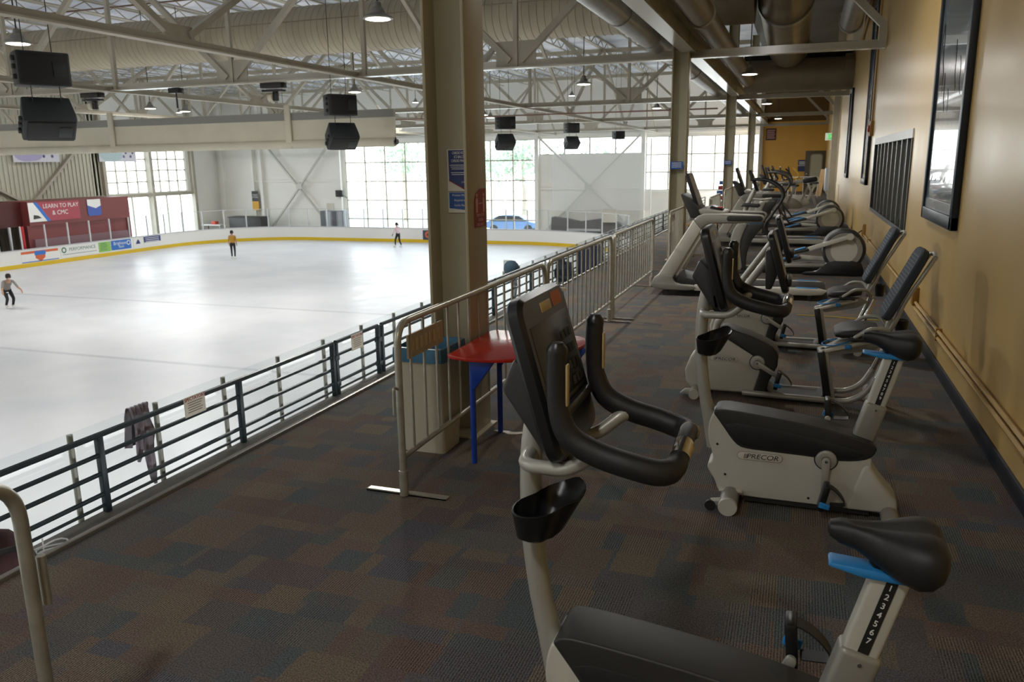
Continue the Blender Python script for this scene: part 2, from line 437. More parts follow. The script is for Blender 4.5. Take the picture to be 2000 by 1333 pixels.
# end wall of the walkway
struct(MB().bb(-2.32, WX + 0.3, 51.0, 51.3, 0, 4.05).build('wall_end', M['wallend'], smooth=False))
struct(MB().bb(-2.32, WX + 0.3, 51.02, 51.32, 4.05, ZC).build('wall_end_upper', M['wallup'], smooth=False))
struct(MB().bb(-2.5, -2.3, 50.8, 51.3, 0, ZC).build('trim_2', M['steel'], smooth=False))
struct(MB().bb(XL - 0.3, WX + 0.3, YB - 0.3, YB, ZI - 0.4, ZC).build('wall_back', M['white_paint'], smooth=False))
# roofs
struct(MB().bb(XL - 0.3, -2.2, YB, YF + 0.3, ZC, ZC + 0.2).build('ceiling', M['roof'], smooth=False))
struct(MB().bb(-2.2, WX + 0.3, YB, YF + 0.3, ZC - 0.25, ZC + 0.2).build('ceiling_walkway', M['deck'], smooth=False))

def wall_panels(name, axis, pos, thick, lo, hi, zlo, zhi, holes, material):
    """a wall at one coordinate with rectangular openings (a0, a1, z0, z1)"""
    cuts = sorted({lo, hi, *[h[0] for h in holes], *[h[1] for h in holes]})
    b = MB()
    for a0, a1 in zip(cuts[:-1], cuts[1:]):
        if a1 - a0 < 1e-4: continue
        zs = [zlo]
        for h in sorted(holes, key=lambda q: q[2]):
            if h[0] <= a0 + 1e-4 and h[1] >= a1 - 1e-4: zs += [h[2], h[3]]
        zs.append(zhi)
        for z0, z1 in zip(zs[::2], zs[1::2]):
            if z1 - z0 < 1e-4: continue
            if axis == 'y': b.bb(a0, a1, pos, pos + thick, z0, z1)
            else: b.bb(pos - thick, pos, a0, a1, z0, z1)
    return struct(b.build(name, material, smooth=False))
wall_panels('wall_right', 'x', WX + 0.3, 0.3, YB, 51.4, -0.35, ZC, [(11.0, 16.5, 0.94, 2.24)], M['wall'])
far_holes = [(-32.7, -17.5, ZI, 3.45), (-17.2, -10.1, 2.4, 3.5), (-9.8, -2.4, 0.0, 3.45)]
left_holes = [(42.75, 46.45, 0.15, 3.3), (46.75, 50.4, 0.15, 3.3), (41.6, 46.45, ZI, -0.1), (46.75, 51.0, ZI, -0.1)]
wall_panels('wall_far', 'y', YF, 0.25, XL - 0.3, WX + 0.3, ZI, ZC, far_holes, M['white_paint'])
wall_panels('wall_left', 'x', XL, 0.25, 42.4, YF, ZI, ZC, left_holes, M['white_paint'])
b = MB()
y = YB
while y < 42.4:
    y2 = min(y + 0.3, 42.4)
    b.bb(XL - 0.25, XL, y, y2, ZI, ZC)
    b.bb(XL, XL + 0.06, y + 0.04, min(y + 0.16, y2), ZI, ZC)
    y = y2
struct(b.build('wall_left_siding', M['siding'], smooth=False))

def window(n, axis, pos, a0, a1, z0, z1, na, nz, w=0.085, depth=0.1):
    fr = MB(); pn = MB()
    def B(p0, p1, q0, q1, d0, d1, mb):
        if axis == 'y': mb.bb(p0, p1, pos + d0, pos + d1, q0, q1)
        else: mb.bb(pos - d1, pos - d0, p0, p1, q0, q1)
    for i in range(na + 1):
        a = a0 + (a1 - a0) * i / na; B(a - w / 2, a + w / 2, z0, z1, 0.05, 0.05 + depth, fr)
    for i in range(nz + 1):
        z = z0 + (z1 - z0) * i / nz; B(a0, a1, z - w / 2, z + w / 2, 0.06, 0.04 + depth, fr)
    f = struct(fr.build('window_%d' % n, M['steel'], smooth=False))
    B(a0, a1, z0, z1, 0.09, 0.1, pn)
    pn.build('pane', M['pane'], f, smooth=False)
window(1, 'y', YF, -32.7, -17.5, ZI, 3.45, 9, 5)
window(2, 'y', YF, -17.2, -10.1, 2.4, 3.5, 4, 1)
window(3, 'y', YF, -9.8, -2.4, 0.0, 3.45, 5, 3)
window(4, 'x', XL, 42.75, 46.45, 0.15, 3.3, 4, 4)
window(5, 'x', XL, 46.75, 50.4, 0.15, 3.3, 4, 4)
window(6, 'x', XL, 41.6, 46.45, ZI, -0.1, 3, 1)
window(7, 'x', XL, 46.75, 51.0, ZI, -0.1, 3, 1)
# pilasters and girts on the far wall
b = MB()
for x in (-43.9, -41.0, -40.2, -33.1, -17.35, -9.95, -2.55): b.bb(x - 0.13, x + 0.13, YF - 0.32, YF + 0.01, ZI, ZC)
for x0, x1, z in ((-44.4, -33.1, 0.75), (-17.3, -10.0, 0.1), (-9.9, -2.6, -0.12), (-33, -2.6, 3.75)): b.bb(x0, x1, YF - 0.16, YF + 0.01, z - 0.07, z + 0.07)
struct(b.build('trim_3', M['white_paint'], smooth=False))
b = MB()
for y in (42.4, 46.6, 50.9): b.bb(XL - 0.02, XL + 0.3, y - 0.13, y + 0.13, ZI, ZC)
b.bb(XL, XL + 0.2, 31, 51, -0.08, 0.12)
struct(b.build('trim_4', M['steel'], smooth=False))
# ------------------------------------------------------------------ steel columns, beams, trusses, joists
COLY = [5.12, 15.75, 27.0, 38.3]
col_words = ['nearest H-shaped beige steel column, with notices on its web, behind the red table',
             'second beige steel column along the walkway, with a small blue notice',
             'third beige steel column along the walkway, before the tall windows',
             'last beige steel column, before the yellow end wall']
for i, y in enumerate(COLY):
    t = thing('steel_column', col_words[i], 'column', (-2.23, y, 0), 0, 'steel columns along the walkway')
    MB().bb(-0.15, -0.128, -0.17, 0.17, 0, 7.2).build('flange', M['column'], t, bevel=0.003)
    MB().bb(0.128, 0.15, -0.17, 0.17, 0, 7.2).build('flange', M['column'], t, bevel=0.003)
    MB().bb(-0.128, 0.128, -0.008, 0.008, 0, 7.2).build('web', M['column'], t)
    MB().bb(-0.19, 0.19, -0.2, 0.2, 0, 0.012).build('base_plate', M['column'], t)

def two_sided(mb, a, b, w=0.11, h=0.11): return mb.bar(a, b, w, h)
ZB, ZT = 3.78, 7.0
def truss_x(y, xs, label, end=True):
    t = thing('roof_truss', label, 'roof truss', (0, y, 0), 0, 'steel trusses across the rink')
    x0, x1 = xs[-1], xs[0]
    MB().bb(x0, x1, -0.11, 0.11, ZB - 0.03, ZB + 0.0).bb(x0, x1, -0.012, 0.012, ZB, ZB + 0.13).build('bottom_chord', M['gloss'], t)
    MB().bb(x0, x1, -0.11, 0.11, ZT, ZT + 0.03).bb(x0, x1, -0.012, 0.012, ZT - 0.15, ZT).build('top_chord', M['steel'], t)
    for i, x in enumerate(xs):
        if i: MB().bb(x - 0.045, x + 0.045, -0.045, 0.045, ZB, ZT).build('vertical', M['steel'], t)
        if i % 2 == 1:
            MB().bb(x - 0.42, x + 0.42, -0.015, 0.015, ZB, ZB + 0.5).build('gusset_plate', M['steel'], t)
            for s in (-1, 1):
                j = i - s
                if 0 <= j < len(xs): MB().bar((x + s * 0.12, 0, ZB + 0.12), (xs[j] - s * 0.1, 0, ZT - 0.08), 0.12, 0.12).build('diagonal', M['steel'], t)
    # the run from the column to the ochre wall with its kneed end
    MB().bb(x1, WX - 0.03, -0.09, 0.09, ZB - 0.03, ZB).bb(x1, WX - 0.03, -0.012, 0.012, ZB, ZB + 0.12).build('wall_chord', M['gloss'], t)
    MB().bb(WX - 0.14, WX - 0.03, -0.07, 0.07, ZB - 0.02, ZB + 0.42).bar((WX - 0.08, 0, ZB + 0.36), (-0.2, 0, ZB + 1.75), 0.12, 0.12).build('knee_brace', M['steel'], t)
    return t
XS = [-2.1 - 3.45 * i for i in range(13)]
tl = ['first steel truss of the row across the rink, its chord meeting the second column', 'second steel truss of the row across the rink, its chord meeting the third column',
      'third steel truss of the row across the rink, its chord meeting the last column', 'last steel truss of the row, close to the tall windows']
for y, w in zip((15.9, 27.2, 38.4, 49.6), tl): truss_x(y, XS, w)

def truss_y(x, ys, label):
    t = thing('roof_truss', label, 'roof truss', (x, 0, 0), 0, 'steel trusses along the rink')
    MB().bb(-0.085, 0.085, ys[0], ys[-1], ZB - 0.06, ZB - 0.035).bb(-0.012, 0.012, ys[0], ys[-1], ZB - 0.035, ZB + 0.07).build('bottom_chord', M['steel'], t)
    MB().bb(-0.1, 0.1, ys[0], ys[-1], ZT + 0.03, ZT + 0.06).build('top_chord', M['steel'], t)
    for i, y in enumerate(ys):
        if i % 2 == 1:
            MB().bb(-0.015, 0.015, y - 0.3, y + 0.3, ZB, ZB + 0.26).build('gusset_plate', M['steel'], t)
            for s in (-1, 1):
                if 0 <= i + s < len(ys): MB().bar((0, y + s * 0.2, ZB + 0.12), (0, ys[i + s] - s * 0.15, ZT - 0.05), 0.1, 0.1).build('diagonal', M['steel'], t)
YS = [5.0, 10.5, 15.9, 21.5, 27.2, 32.8, 38.4, 44.0, 49.6, 53.9]
truss_y(-9.15, YS, 'long steel truss over the ice carrying the loudspeakers')
truss_y(-16.0, YS, 'steel truss over the ice running behind the largest pair of loudspeakers')
truss_y(-22.9, YS, 'steel truss over the middle of the ice, beyond the rolled curtain end posts')
# the beam on the column line
t = thing('steel_beam', 'long beige steel beam running over the tops of the columns', 'beam', (-2.1, 0, 0))
MB().bb(-0.13, 0.13, 4.0, 53.9, 3.84, 3.865).build('bottom_flange', M['gloss'], t)
MB().bb(-0.01, 0.01, 4.0, 53.9, 3.865, 4.2).build('web', M['steel'], t)
MB().bb(-0.13, 0.13, 4.0, 53.9, 4.2, 4.225).build('top_flange', M['steel'], t)
# open-web roof joists
def joist(x, label):
    t = thing('roof_joist', label, 'joist', (x, 0, 0), 0, 'open-web joists under the roof')
    y0, y1 = 8.0, 53.8
    MB().bb(-0.04, 0.04, y0, y1, 7.42, 7.47).build('top_chord', M['steel'], t, smooth=False)
    MB().bb(-0.035, 0.035, y0, y1, 7.06, 7.1).build('bottom_chord', M['steel'], t, smooth=False)
    b = MB(); y = y0; up = False
    while y < y1 - 0.6:
        b.bar((0, y, 7.42 if up else 7.1), (0, y + 0.62, 7.1 if up else 7.42), 0.03, 0.03); y += 0.62; up = not up
    b.build('web', M['steel'], t, smooth=False)
    return t
J0 = joist(-3.9, 'thin open-web steel joist close under the roof')
x = -5.7
while x > -43:
    dup(J0, (x, 0, 0)); x -= 1.75
# bridging pipe lines
for z, y, w in ((6.2, 18.2, 'thin red sprinkler pipe crossing above the rolled curtain'), (3.35, 24.5, 'thin red sprinkler pipe crossing below the trusses beyond the curtain')):
    tag(MB().tube([(-40, y, z), (-2.4, y, z)], 0.022, 8).build('sprinkler_pipe', mat('sprinkler_red', '6e5348', 0.5), None), w, 'pipe')

def xbrace(name, pts, w, label, mtl, cat='brace', wd=0.18):
    t = thing(name, label, cat, (0, 0, 0))
    for a, b_ in pts: MB().bar(a, b_, wd, wd * 0.6).build('brace_arm', mtl, t)
    if w: MB().box(w, (0.5, 0.04, 0.4)).build('gusset_plate', mtl, t)
    return t
M['brace'] = mat('brace_paint', 'cfcdc4', 0.5)
yb = YF - 0.28
xbrace('cross_brace', [((-40.0, yb, 4.0), (-33.6, yb, -3.3)), ((-33.3, yb - 0.12, 4.0), (-39.8, yb - 0.12, -3.3))], (-36.6, yb - 0.2, 0.35), 'white steel cross brace on the white wall beside the big window', M['brace'])
xbrace('cross_brace', [((-17.2, yb, 3.6), (-10.2, yb, -2.9)), ((-10.1, yb - 0.12, 3.6), (-17.1, yb - 0.12, -3.2))], (-13.6, yb - 0.2, 0.2), 'white steel cross brace in front of the pale panel under the high window', M['brace'])
xl = XL + 0.2
xbrace('wall_brace', [((xl, 36.6, -0.2), (xl, 40.9, 3.6)), ((xl, 36.4, -0.2), (xl, 30.5, 3.0))], None, 'V-shaped steel brace on the corrugated wall above the maroon booth', M['steel'], wd=0.25)

# ------------------------------------------------------------------ ducts
def spiral_tube(mb, a, b, r, pitch, seg=28, ridge=0.02):
    a, b = Vector(a), Vector(b); L = (b - a).length; n = int(L / pitch); pts = []; rad = []
    for i in range(n):
        for f, q in ((0.0, 0), (0.86, 0), (0.9, ridge), (0.96, ridge)):
            pts.append(a + (b - a) * ((i + f) / n)); rad.append(r + q)
    pts.append(b); rad.append(r)
    return mb.tube(pts, rad, seg)
t = thing('air_duct', 'huge beige ribbed fabric duct crossing above the rink', 'air duct', (0, 20.0, 5.52))
spiral_tube(MB(), (-40, 0, 0), (-2.6, 0, 0), 0.63, 0.19, ridge=0.012).build('duct_tube', M['duct'], t)
MB().tube([(-40, -0.9, 0.1), (-2.6, -0.9, 0.1)], 0.012, 6).build('cable', M['ductdark'], t)
MB().tube([(-2.6, 0, 0), (-1.22, 0, 0)], 0.6, 28).build('branch', M['ductdark'], t)
t = thing('air_duct', 'thick shiny brown duct running over the treadmills towards the end wall', 'air duct', (-0.58, 0, 5.45))
MB().tube([(0, 17.6, 0.55), (0, 19.2, 0.35), (0, 20.6, 0.0), (0, 23.0, -0.25), (0, 25.8, -0.4)], [0.62, 0.62, 0.6, 0.57, 0.55], 28).build('duct_tube', mat('brown_duct', '8d8168', 0.32, metal=0.6, var=0.15, vscale=2.5), t)
MB().tube([(0, 20.4, 0.03), (0, 20.55, -0.0)], 0.625, 28).build('joint_band', M['galv'], t)
t = thing('air_duct', 'wide grey-brown duct crossing from the third column to the ochre wall', 'air duct', (0, 26.3, 4.33))
MB().tube([(-1.8, 0, 0), (1.22, 0, 0)], 0.47, 28).build('duct_tube', M['ductdark'], t)
MB().tube([(1.0, 0, 0.05), (1.24, 0, 0.05)], 0.5, 28).build('wall_collar', M['ductdark'], t)
t = thing('air_duct', 'narrow galvanised duct running along the rink edge of the column beam', 'air duct', (-2.72, 0, 4.08))
MB().tube([(0, 6.5, 0), (0, 40, 0)], 0.21, 20).build('duct_tube', M['galv'], t)
for k, y in enumerate((9.6, 12.4, 15.0, 17.8, 21)): MB().tube([(0, y, 0), (0, y + 0.06, 0)], 0.225, 20).build('joint_band', M['galv'], t)
t = thing('air_duct', 'brown round duct running along the walkway edge of the column beam', 'air duct', (-1.69, 0, 4.22))
MB().tube([(0, 5.5, 0), (0, 25.6, 0)], 0.21, 22).build('duct_tube', M['ductdark'], t)
MB().tube([(0, 13.9, 0), (0, 14.1, 0)], 0.24, 22).build('joint_band', M['ductdark'], t)
t = thing('air_duct', 'slim shiny duct running high along the top of the ochre wall', 'air duct', (0.88, 0, 5.05))
MB().tube([(0, 13.0, 0.3), (0, 21.5, 0)], 0.25, 20).build('duct_tube', M['galv'], t)
MB().tube([(0, 21.4, 0), (0, 21.6, 0)], 0.27, 20).build('joint_band', M['galv'], t)
tag(MB().bar((1.2, 17.6, 5.75), (1.2, 23, 4.7), 0.04, 0.2).build('sloping_strut', M['wall'], None), 'ochre painted strut sloping down the top of the ochre wall', 'strut')
tag(MB().bb(-1.9, 1.2, 26.9, 28.4, 4.85, 5.3).build('duct_box', M['dark'], None, bevel=0.02), 'black box duct tucked above the wide cross duct', 'air duct')

# ------------------------------------------------------------------ pendant lamps
def lamp_data(name, w, size=0.36):
    ld = bpy.data.lights.new(name, 'AREA'); ld.shape = 'DISK'; ld.size = size; ld.energy = w; ld.color = (1.0, 0.98, 0.94); return ld
LD_ICE = lamp_data('pendant_ice', LAMP_W); LD_GYM = lamp_data('pendant_gym', LAMP_W_GYM)
def pendant(loc, label, ld, drop=2.6):
    t = thing('pendant_lamp', label, 'pendant lamp', loc, 0, 'disc pendant lamps under the roof')
    MB().lathe([(0.19, 0.0), (0.215, 0.005), (0.215, 0.02), (0.15, 0.06), (0.11, 0.075), (0.085, 0.14), (0.06, 0.16), (0.05, 0.22), (0.015, 0.24)]).build('lamp_shade', M['lampshell'], t)
    MB().lathe([(0.0, -0.012), (0.12, -0.012), (0.17, -0.004), (0.18, 0.012)]).build('lens', M['lens'], t)
    MB().tube([(0, 0, 0.23), (0, 0, drop)], 0.012, 6).build('cord', M['black'], t)
    lo = bpy.data.objects.new('lamp_light', ld); COL.objects.link(lo); lo.parent = t; lo.location = (0, 0, -0.03)
    return t
P_SPEC = [((-5.75, 10.6, 3.9), 'largest pendant lamp hanging before the huge beige duct', 0), ((-12.13, 10.2, 3.9), 'pendant lamp above the topmost large loudspeaker at the picture edge', 0),
          ((-12.4, 21.25, 3.97), 'pendant lamp hanging just above the second pair of loudspeakers', 0), ((-5.58, 21.4, 3.9), 'pendant lamp above the small loudspeaker pairs, before the pale wall', 0),
          ((-21.4, 24.5, 3.9), 'pendant lamp between the two curtain holders, hanging lower', 0), ((-21.3, 22.7, 3.9), 'pendant lamp between the two curtain holders, beside the nearest holder', 0),
          ((-5.5, 32.4, 3.9), 'small pendant lamp hanging above the smallest loudspeaker', 0), ((-12.9, 32.7, 3.9), 'small pendant lamp just past the near column, first of two', 0),
          ((-13.4, 34.8, 3.9), 'small pendant lamp just past the near column, second of two', 0), ((-1.33, 20.9, 3.9), 'pendant lamp before the wide cross duct over the treadmills', 1),
          ((-1.38, 32.1, 3.9), 'pendant lamp beyond the wide cross duct, nearer of the two', 1), ((-1.3, 44.1, 3.9), 'pendant lamp beyond the wide cross duct, close over the yellow end wall', 1)]
for loc, w, g in P_SPEC: pendant(loc, w, LD_GYM if g else LD_ICE, 3.37 if g else 3.63)
# the same lamps go on over the parts of the hall that lie outside the picture
for x in (-12.0, -21.4, -30.5, -38.5):
    for y in (-7, 0.0, 10.2, 21.5, 32.5, 43.5):
        if x > -25 and y > 5 and y < 43: continue
        pendant((x, y, 5.4), 'disc pendant lamp further over the ice', LD_ICE, 2.13)
for y in (-8.0, -1.0, 10.2): pendant((-1.38 if y != 10.2 else -0.9, y, 4.6), 'disc pendant lamp further back over the walkway', LD_GYM, 2.67)

# ------------------------------------------------------------------ loudspeakers
def speaker_mesh(hang):
    t = thing('loudspeaker', '', 'loudspeaker', (0, 0, 0), 0, 'loudspeakers hung over the ice')
    W, Hh, D = 0.40, 0.27, 0.36      # half width, half height, half depth
    prof = [(-W, -Hh), (W * 0.62, -Hh), (W, -Hh * 0.55), (W, Hh * 0.8), (W * 0.8, Hh), (-W, Hh)]
    MB().prism([(-W, -0.14), (-W * 0.9, 0.2), (W * 0.9, 0.2), (W, -0.14), (W, -0.3), (-W, -0.3)], -Hh, Hh, 'xy').build('cabinet', M['speaker'], t, bevel=0.03)
    MB().bb(-W + 0.06, W - 0.03, -0.325, -0.29, -Hh + 0.03, Hh - 0.03).build('grille', M['speakerg'], t, bevel=0.015)
    MB().prism([(0.12, -0.335), (0.33, -0.335), (0.27, -0.322), (0.18, -0.322)], -0.13, 0.13, 'xy').build('horn', M['speaker'], t, bevel=0.006)
    for z in (-0.14, 0.02, 0.15):
        MB().bb(-W - 0.05, -W + 0.01, -0.22, -0.14, z - 0.04, z + 0.04).build('side_handle', M['speaker'], t, bevel=0.012)
    for x in (-0.2, 0.22):
        q = [(x, 0.0, Hh - 0.02), (x, 0.0, Hh + hang)] if hang > 1 else [(x, 0.05, Hh * 0.9), (x, 0.05 + 0.8 * hang, Hh * 0.9 + 0.6 * hang)]
        MB().tube(q, 0.008, 6).build('hanger_cable', M['black'], t)
    return t
spk0 = speaker_mesh(5.05); spk1 = speaker_mesh(0.42)
SPK = [((-9.7, 8.42, 3.2), (0.0, 0, 1.12), 0.8, 'largest loudspeaker, the upper one with a black grille'), ((-9.7, 8.44, 2.6), (0.95, 0, 1.0), 0.8, 'largest loudspeaker, the lower one tilted down at the ice'),
       ((-9.36, 15.35, 3.14), (0.0, 0, 0.95), 0.8, 'loudspeaker at the curtain end, upper one of the pair'), ((-9.36, 15.38, 2.54), (0.95, 0, 0.85), 0.8, 'loudspeaker at the curtain end, lower one tilted down'),
       ((-9.7, 26.5, 3.24), (0.0, 0, 0.8), 0.8, 'loudspeaker just past the near column, upper one of the pair'), ((-9.7, 26.5, 2.63), (0.9, 0, 0.7), 0.8, 'loudspeaker just past the near column, lower one of the pair'),
       ((-9.7, 35.0, 3.36), (0.0, 0, 0.8), 0.8, 'loudspeaker before the high window, upper one of the pair'), ((-9.7, 35.1, 2.76), (0.9, 0, 0.7), 0.8, 'loudspeaker before the high window, lower one of the pair'),
       ((-9.7, 44.7, 3.3), (0.0, 0, 0.85), 0.8, 'smallest single loudspeaker, by the top corner of the net')]
for i, (loc, rot, sc, w) in enumerate(SPK):
    s = spk0 if i == 0 else spk1 if i == 1 else dup(spk0 if (i % 2 == 0) else spk1, loc)
    s.location = loc; s.rotation_euler = rot; s.scale = (sc, sc, sc); s['label'] = w

# ------------------------------------------------------------------ rolled divider curtain and its holders
t = thing('divider_curtain', 'long cream roll-up curtain hanging across the rink with a grey top band', 'curtain', (0, 16.62, 0))
b = MB()
n = 60; x0, x1 = -26.0, -8.72
ringf = [[(x0 + (x1 - x0) * i / n, 0.05 + 0.02 * math.sin(i * 1.7) - 0.03, z) for z in (2.42,)] for i in range(n + 1)]
b.bb(x0, x1, -0.02, 0.05, 2.42, 2.95)
b.build('fabric', M['cream'], t)
MB().bb(x0, x1, -0.03, 0.06, 2.95, 3.12).build('top_band', M['greyband'], t)
MB().tube([(x0, 0.0, 2.4), (x1, 0.0, 2.4)], 0.1, 16).build('roll', M['cream'], t)
MB().tube([(x1, 0.0, 2.4), (x1 + 0.06, 0.0, 2.4)], 0.06, 12).build('roll_cap', M['blackgloss'], t)
for x in (-16.87, -11.49):
    MB().bb(x - 0.09, x + 0.07, -0.09, -0.03, 2.3, 3.3).build('strap', M['cream'], t, bevel=0.01)
for x, w in ((-16.87, 'black winch clamp over the curtain, nearer the large loudspeakers'), (-11.49, 'black winch clamp over the curtain, nearer the near column')):
    t = thing('winch_clamp', w, 'winch', (x, 16.08, 3.56), 0, 'winches holding the curtain')
    MB().bb(-0.28, 0.28, -0.12, 0.12, 0.08, 0.2).build('clamp_plate', M['blackgloss'], t, bevel=0.01)
    MB().bb(-0.26, 0.26, -0.1, 0.1, 0.0, 0.05).build('lower_plate', M['blackgloss'], t, bevel=0.01)
    MB().tube([(-0.12, 0, -0.12), (0.0, 0, -0.12)], 0.1, 14).build('drum', M['cream'], t)
    MB().bb(0.0, 0.1, -0.05, 0.05, -0.2, 0.02).build('motor', M['blackgloss'], t, bevel=0.01)
t = thing('sensor_box', 'small black box with a drop rod under the truss chord between the winches', 'sensor', (-14.1, 15.9, 3.68))
MB().bb(-0.15, 0.15, -0.1, 0.1, -0.06, 0.06).build('housing', M['blackgloss'], t, bevel=0.01)
MB().tube([(0, 0, -0.05), (0, 0, -0.4)], 0.02, 8).build('rod', M['blackgloss'], t)
# safety net by the far corner
t = thing('safety_net', 'white safety net hanging by the far rink corner', 'net', (0, 51.4, 0))
MB().bb(-15.5, -9.0, 0, 0.006, -1.2, 3.0).build('mesh_panel', M['net'], t)
for x in (-9.0,): MB().tube([(x, 0, -2.4), (x, 0, 3.3)], 0.05, 8).build('post', M['white_paint'], t)
# ------------------------------------------------------------------ the ice rink
RX0, RX1, RY0, RY1 = -40.8, -7.6, -10.0, 50.7
def ring_path(off, n=10):
    pts = []
    for (cx_, cy_, r, a0) in ((RX1 - 10.5, RY1 - 10.5, 10.5, 0), (RX0 + 7, RY1 - 7, 7, 90), (RX0 + 7, RY0 + 7, 7, 180), (RX1 - 10.5, RY0 + 10.5, 10.5, 270)):
        for k in range(n + 1):
            a = math.radians(a0 + 90 * k / n); pts.append((cx_ + (r + off) * math.cos(a), cy_ + (r + off) * math.sin(a)))
    return pts
b = MB(); pts = ring_path(0.02, 14)
b.prism(pts, ZI - 0.04, ZI, 'xy')
struct(b.build('floor_ice', M['ice'], smooth=False))
def ring_strip(mb, o0, o1, z0, z1):
    a, b_ = ring_path(o0, 14), ring_path(o1, 14); n = len(a)
    rs = [[(p[0], p[1], z0), (q[0], q[1], z0), (q[0], q[1], z1), (p[0], p[1], z1)] for p, q in zip(a, b_)]
    return mb.rings(rs, closed=True)
t = thing('dasher_boards', 'white boards with yellow kick strip and glass around the ice', 'rink boards', (0, 0, 0))
ring_strip(MB(), 0.0, 0.12, ZI, -2.5).build('board_panel', M['board'], t)
ring_strip(MB(), -0.02, 0.0, ZI + 0.02, ZI + 0.24).build('kick_strip', M['yellow'], t)
ring_strip(MB(), -0.03, 0.15, -2.5, -2.46).build('cap_rail', mat('grey_cap_rail', 'b9b9bd', 0.4), t)
ZG = -1.18
b = MB(); pts = ring_path(0.06, 14)
per = []
for i in range(len(pts)):
    a, c = Vector(pts[i]), Vector(pts[(i + 1) % len(pts)])
    per.append((a, c, (c - a).length))
glass = MB()
for a, c, L in per:
    mid = (a + c) / 2
    if mid.x > -9 or mid.y < 25: continue
    if L < 0.05: continue
    glass.face([(a.x, a.y, -2.46), (c.x, c.y, -2.46), (c.x, c.y, ZG), (a.x, a.y, ZG)])
glass.build('glass_shield', M['glass'], t)
# shield posts every 1.6 m along the visible sides
acc = 0.0; posts = []
for a, c, L in per:
    d = 1.55 - acc
    while d <= L:
        p = a + (c - a) * (d / L)
        if (p.y > 30 and p.x < -30) or p.y > 46: posts.append(p)
        d += 1.55
    acc = (acc + L) % 1.55
for p in posts:
    MB().bb(p.x - 0.035, p.x + 0.035, p.y - 0.035, p.y + 0.035, -2.46, ZG).build('shield_post', mat('pale_post', 'c9cbcc', 0.4) if 'pp' not in M else M['pp'], t)
    M['pp'] = bpy.data.materials['pale_post']
top = MB()
for a, c, L in per:
    mid = (a + c) / 2
    if mid.x > -9 or mid.y < 44 or L < 0.05: continue
    top.bar((a.x, a.y, ZG), (c.x, c.y, ZG), 0.03, 0.03)
top.build('top_rail', M['pp'], t)

# adverts on the boards
def board_ad(y0, y1, z0, z1, label, base, paint):
    t = thing('board_advert', label, 'advertising panel', (RX0 + 0.005, (y0 + y1) / 2, (z0 + z1) / 2), 0, 'advert panels on the rink boards')
    h = (z1 - z0) / 2; w = (y1 - y0) / 2
    MB().bb(0, 0.012, -w, w, -h, h).build('panel', base, t)
    paint(t, w, h); return t
def txt(t, s, size, m, y, z, x=0.014, **k):
    return lettering(s, size, m, t, (x, y, z), (0, 1, 0), (0, 0, 1), **k)
OR = mat('advert_orange', 'cf6236', 0.5); GR = mat('advert_green', '8fc05e', 0.5); BL = mat('advert_blue', '2f6fc0', 0.5); DG = mat('advert_dark_green', '2d6b4c', 0.5); NV = mat('advert_navy', '2b3572', 0.5)
def p_a(t, w, h):
    MB().bb(0.012, 0.016, -w, w, h * 0.55, h).build('header_band', OR, t); MB().bb(0.012, 0.016, -w, w, -h, -h * 0.85).build('footer_band', BL, t)
    MB().prism([(-0.32, 0.2), (0.32, 0.2), (0.32, -0.1), (0.0, -0.32), (-0.32, -0.1)], 0.012, 0.016, 'yz').build('shield_emblem', OR, t)
    MB().prism([(-0.36, 0.28), (0.36, 0.28), (0.36, 0.05), (-0.36, 0.05)], 0.016, 0.018, 'yz').build('shield_emblem', BL, t)
board_ad(32.6, 35.0, -3.22, -2.6, 'white rink advert with orange header and shield emblem', M['board'], p_a)
def p_b(t, w, h):
    MB().lathe([(0.1, 0.012), (0.17, 0.012), (0.17, 0.016), (0.1, 0.016), (0.1, 0.012)], (0, -w + 0.25, 0.12), 'x').build('ring_emblem', DG, t)
    txt(t, 'PERFORMANCE', 0.28, DG, 0.2, 0.12, name='lettering'); MB().bb(0.012, 0.015, -w * 0.9, w * 0.9, -h * 0.5, -h * 0.42).build('rule_line', DG, t)
board_ad(35.15, 37.9, -3.2, -2.58, 'white rink advert with green ring emblem', M['board'], p_b)
def p_c(t, w, h):
    for i in range(5): MB().bb(0.012, 0.014, -w * 0.7, w * (0.3 + 0.1 * (i % 3)), h * 0.7 - i * h * 0.33, h * 0.8 - i * h * 0.33).build('text_line', DG, t)
board_ad(37.9, 38.85, -3.18, -2.57, 'light green rink advert panel', GR, p_c)
def p_d(t, w, h):
    txt(t, 'Brighton', 0.3, M['whitetext'], -0.1, 0.1); txt(t, 'Bank', 0.22, M['whitetext'], 0.0, -0.12)
    MB().lathe([(0.1, 0.012), (0.15, 0.012), (0.15, 0.016), (0.1, 0.016), (0.1, 0.012)], (0, w - 0.2, 0.08), 'x').build('ring_emblem', M['whitetext'], t)
board_ad(38.9, 40.5, -3.16, -2.56, 'bright blue rink advert with white wording', BL, p_d)
def p_e(t, w, h): MB().prism([(-0.2, -0.1), (0.2, -0.1), (0.1, 0.1), (0.0, 0.2), (-0.1, 0.08)], 0.012, 0.015, 'yz').build('emblem', NV, t)
board_ad(40.7, 41.5, -3.14, -2.56, 'small white rink advert with purple emblem', M['board'], p_e)
def p_f(t, w, h):
    MB().bb(0.012, 0.015, -w, w, -h * 0.3, h).build('colour_block', NV, t)
    for i in range(3): MB().bb(0.015, 0.017, -w * 0.8, w * 0.8, h * 0.6 - i * h * 0.4, h * 0.72 - i * h * 0.4).build('text_line', M['whitetext'], t)
board_ad(41.6, 43.1, -3.12, -2.55, 'rink advert with navy block nearest the corner', M['board'], p_f)
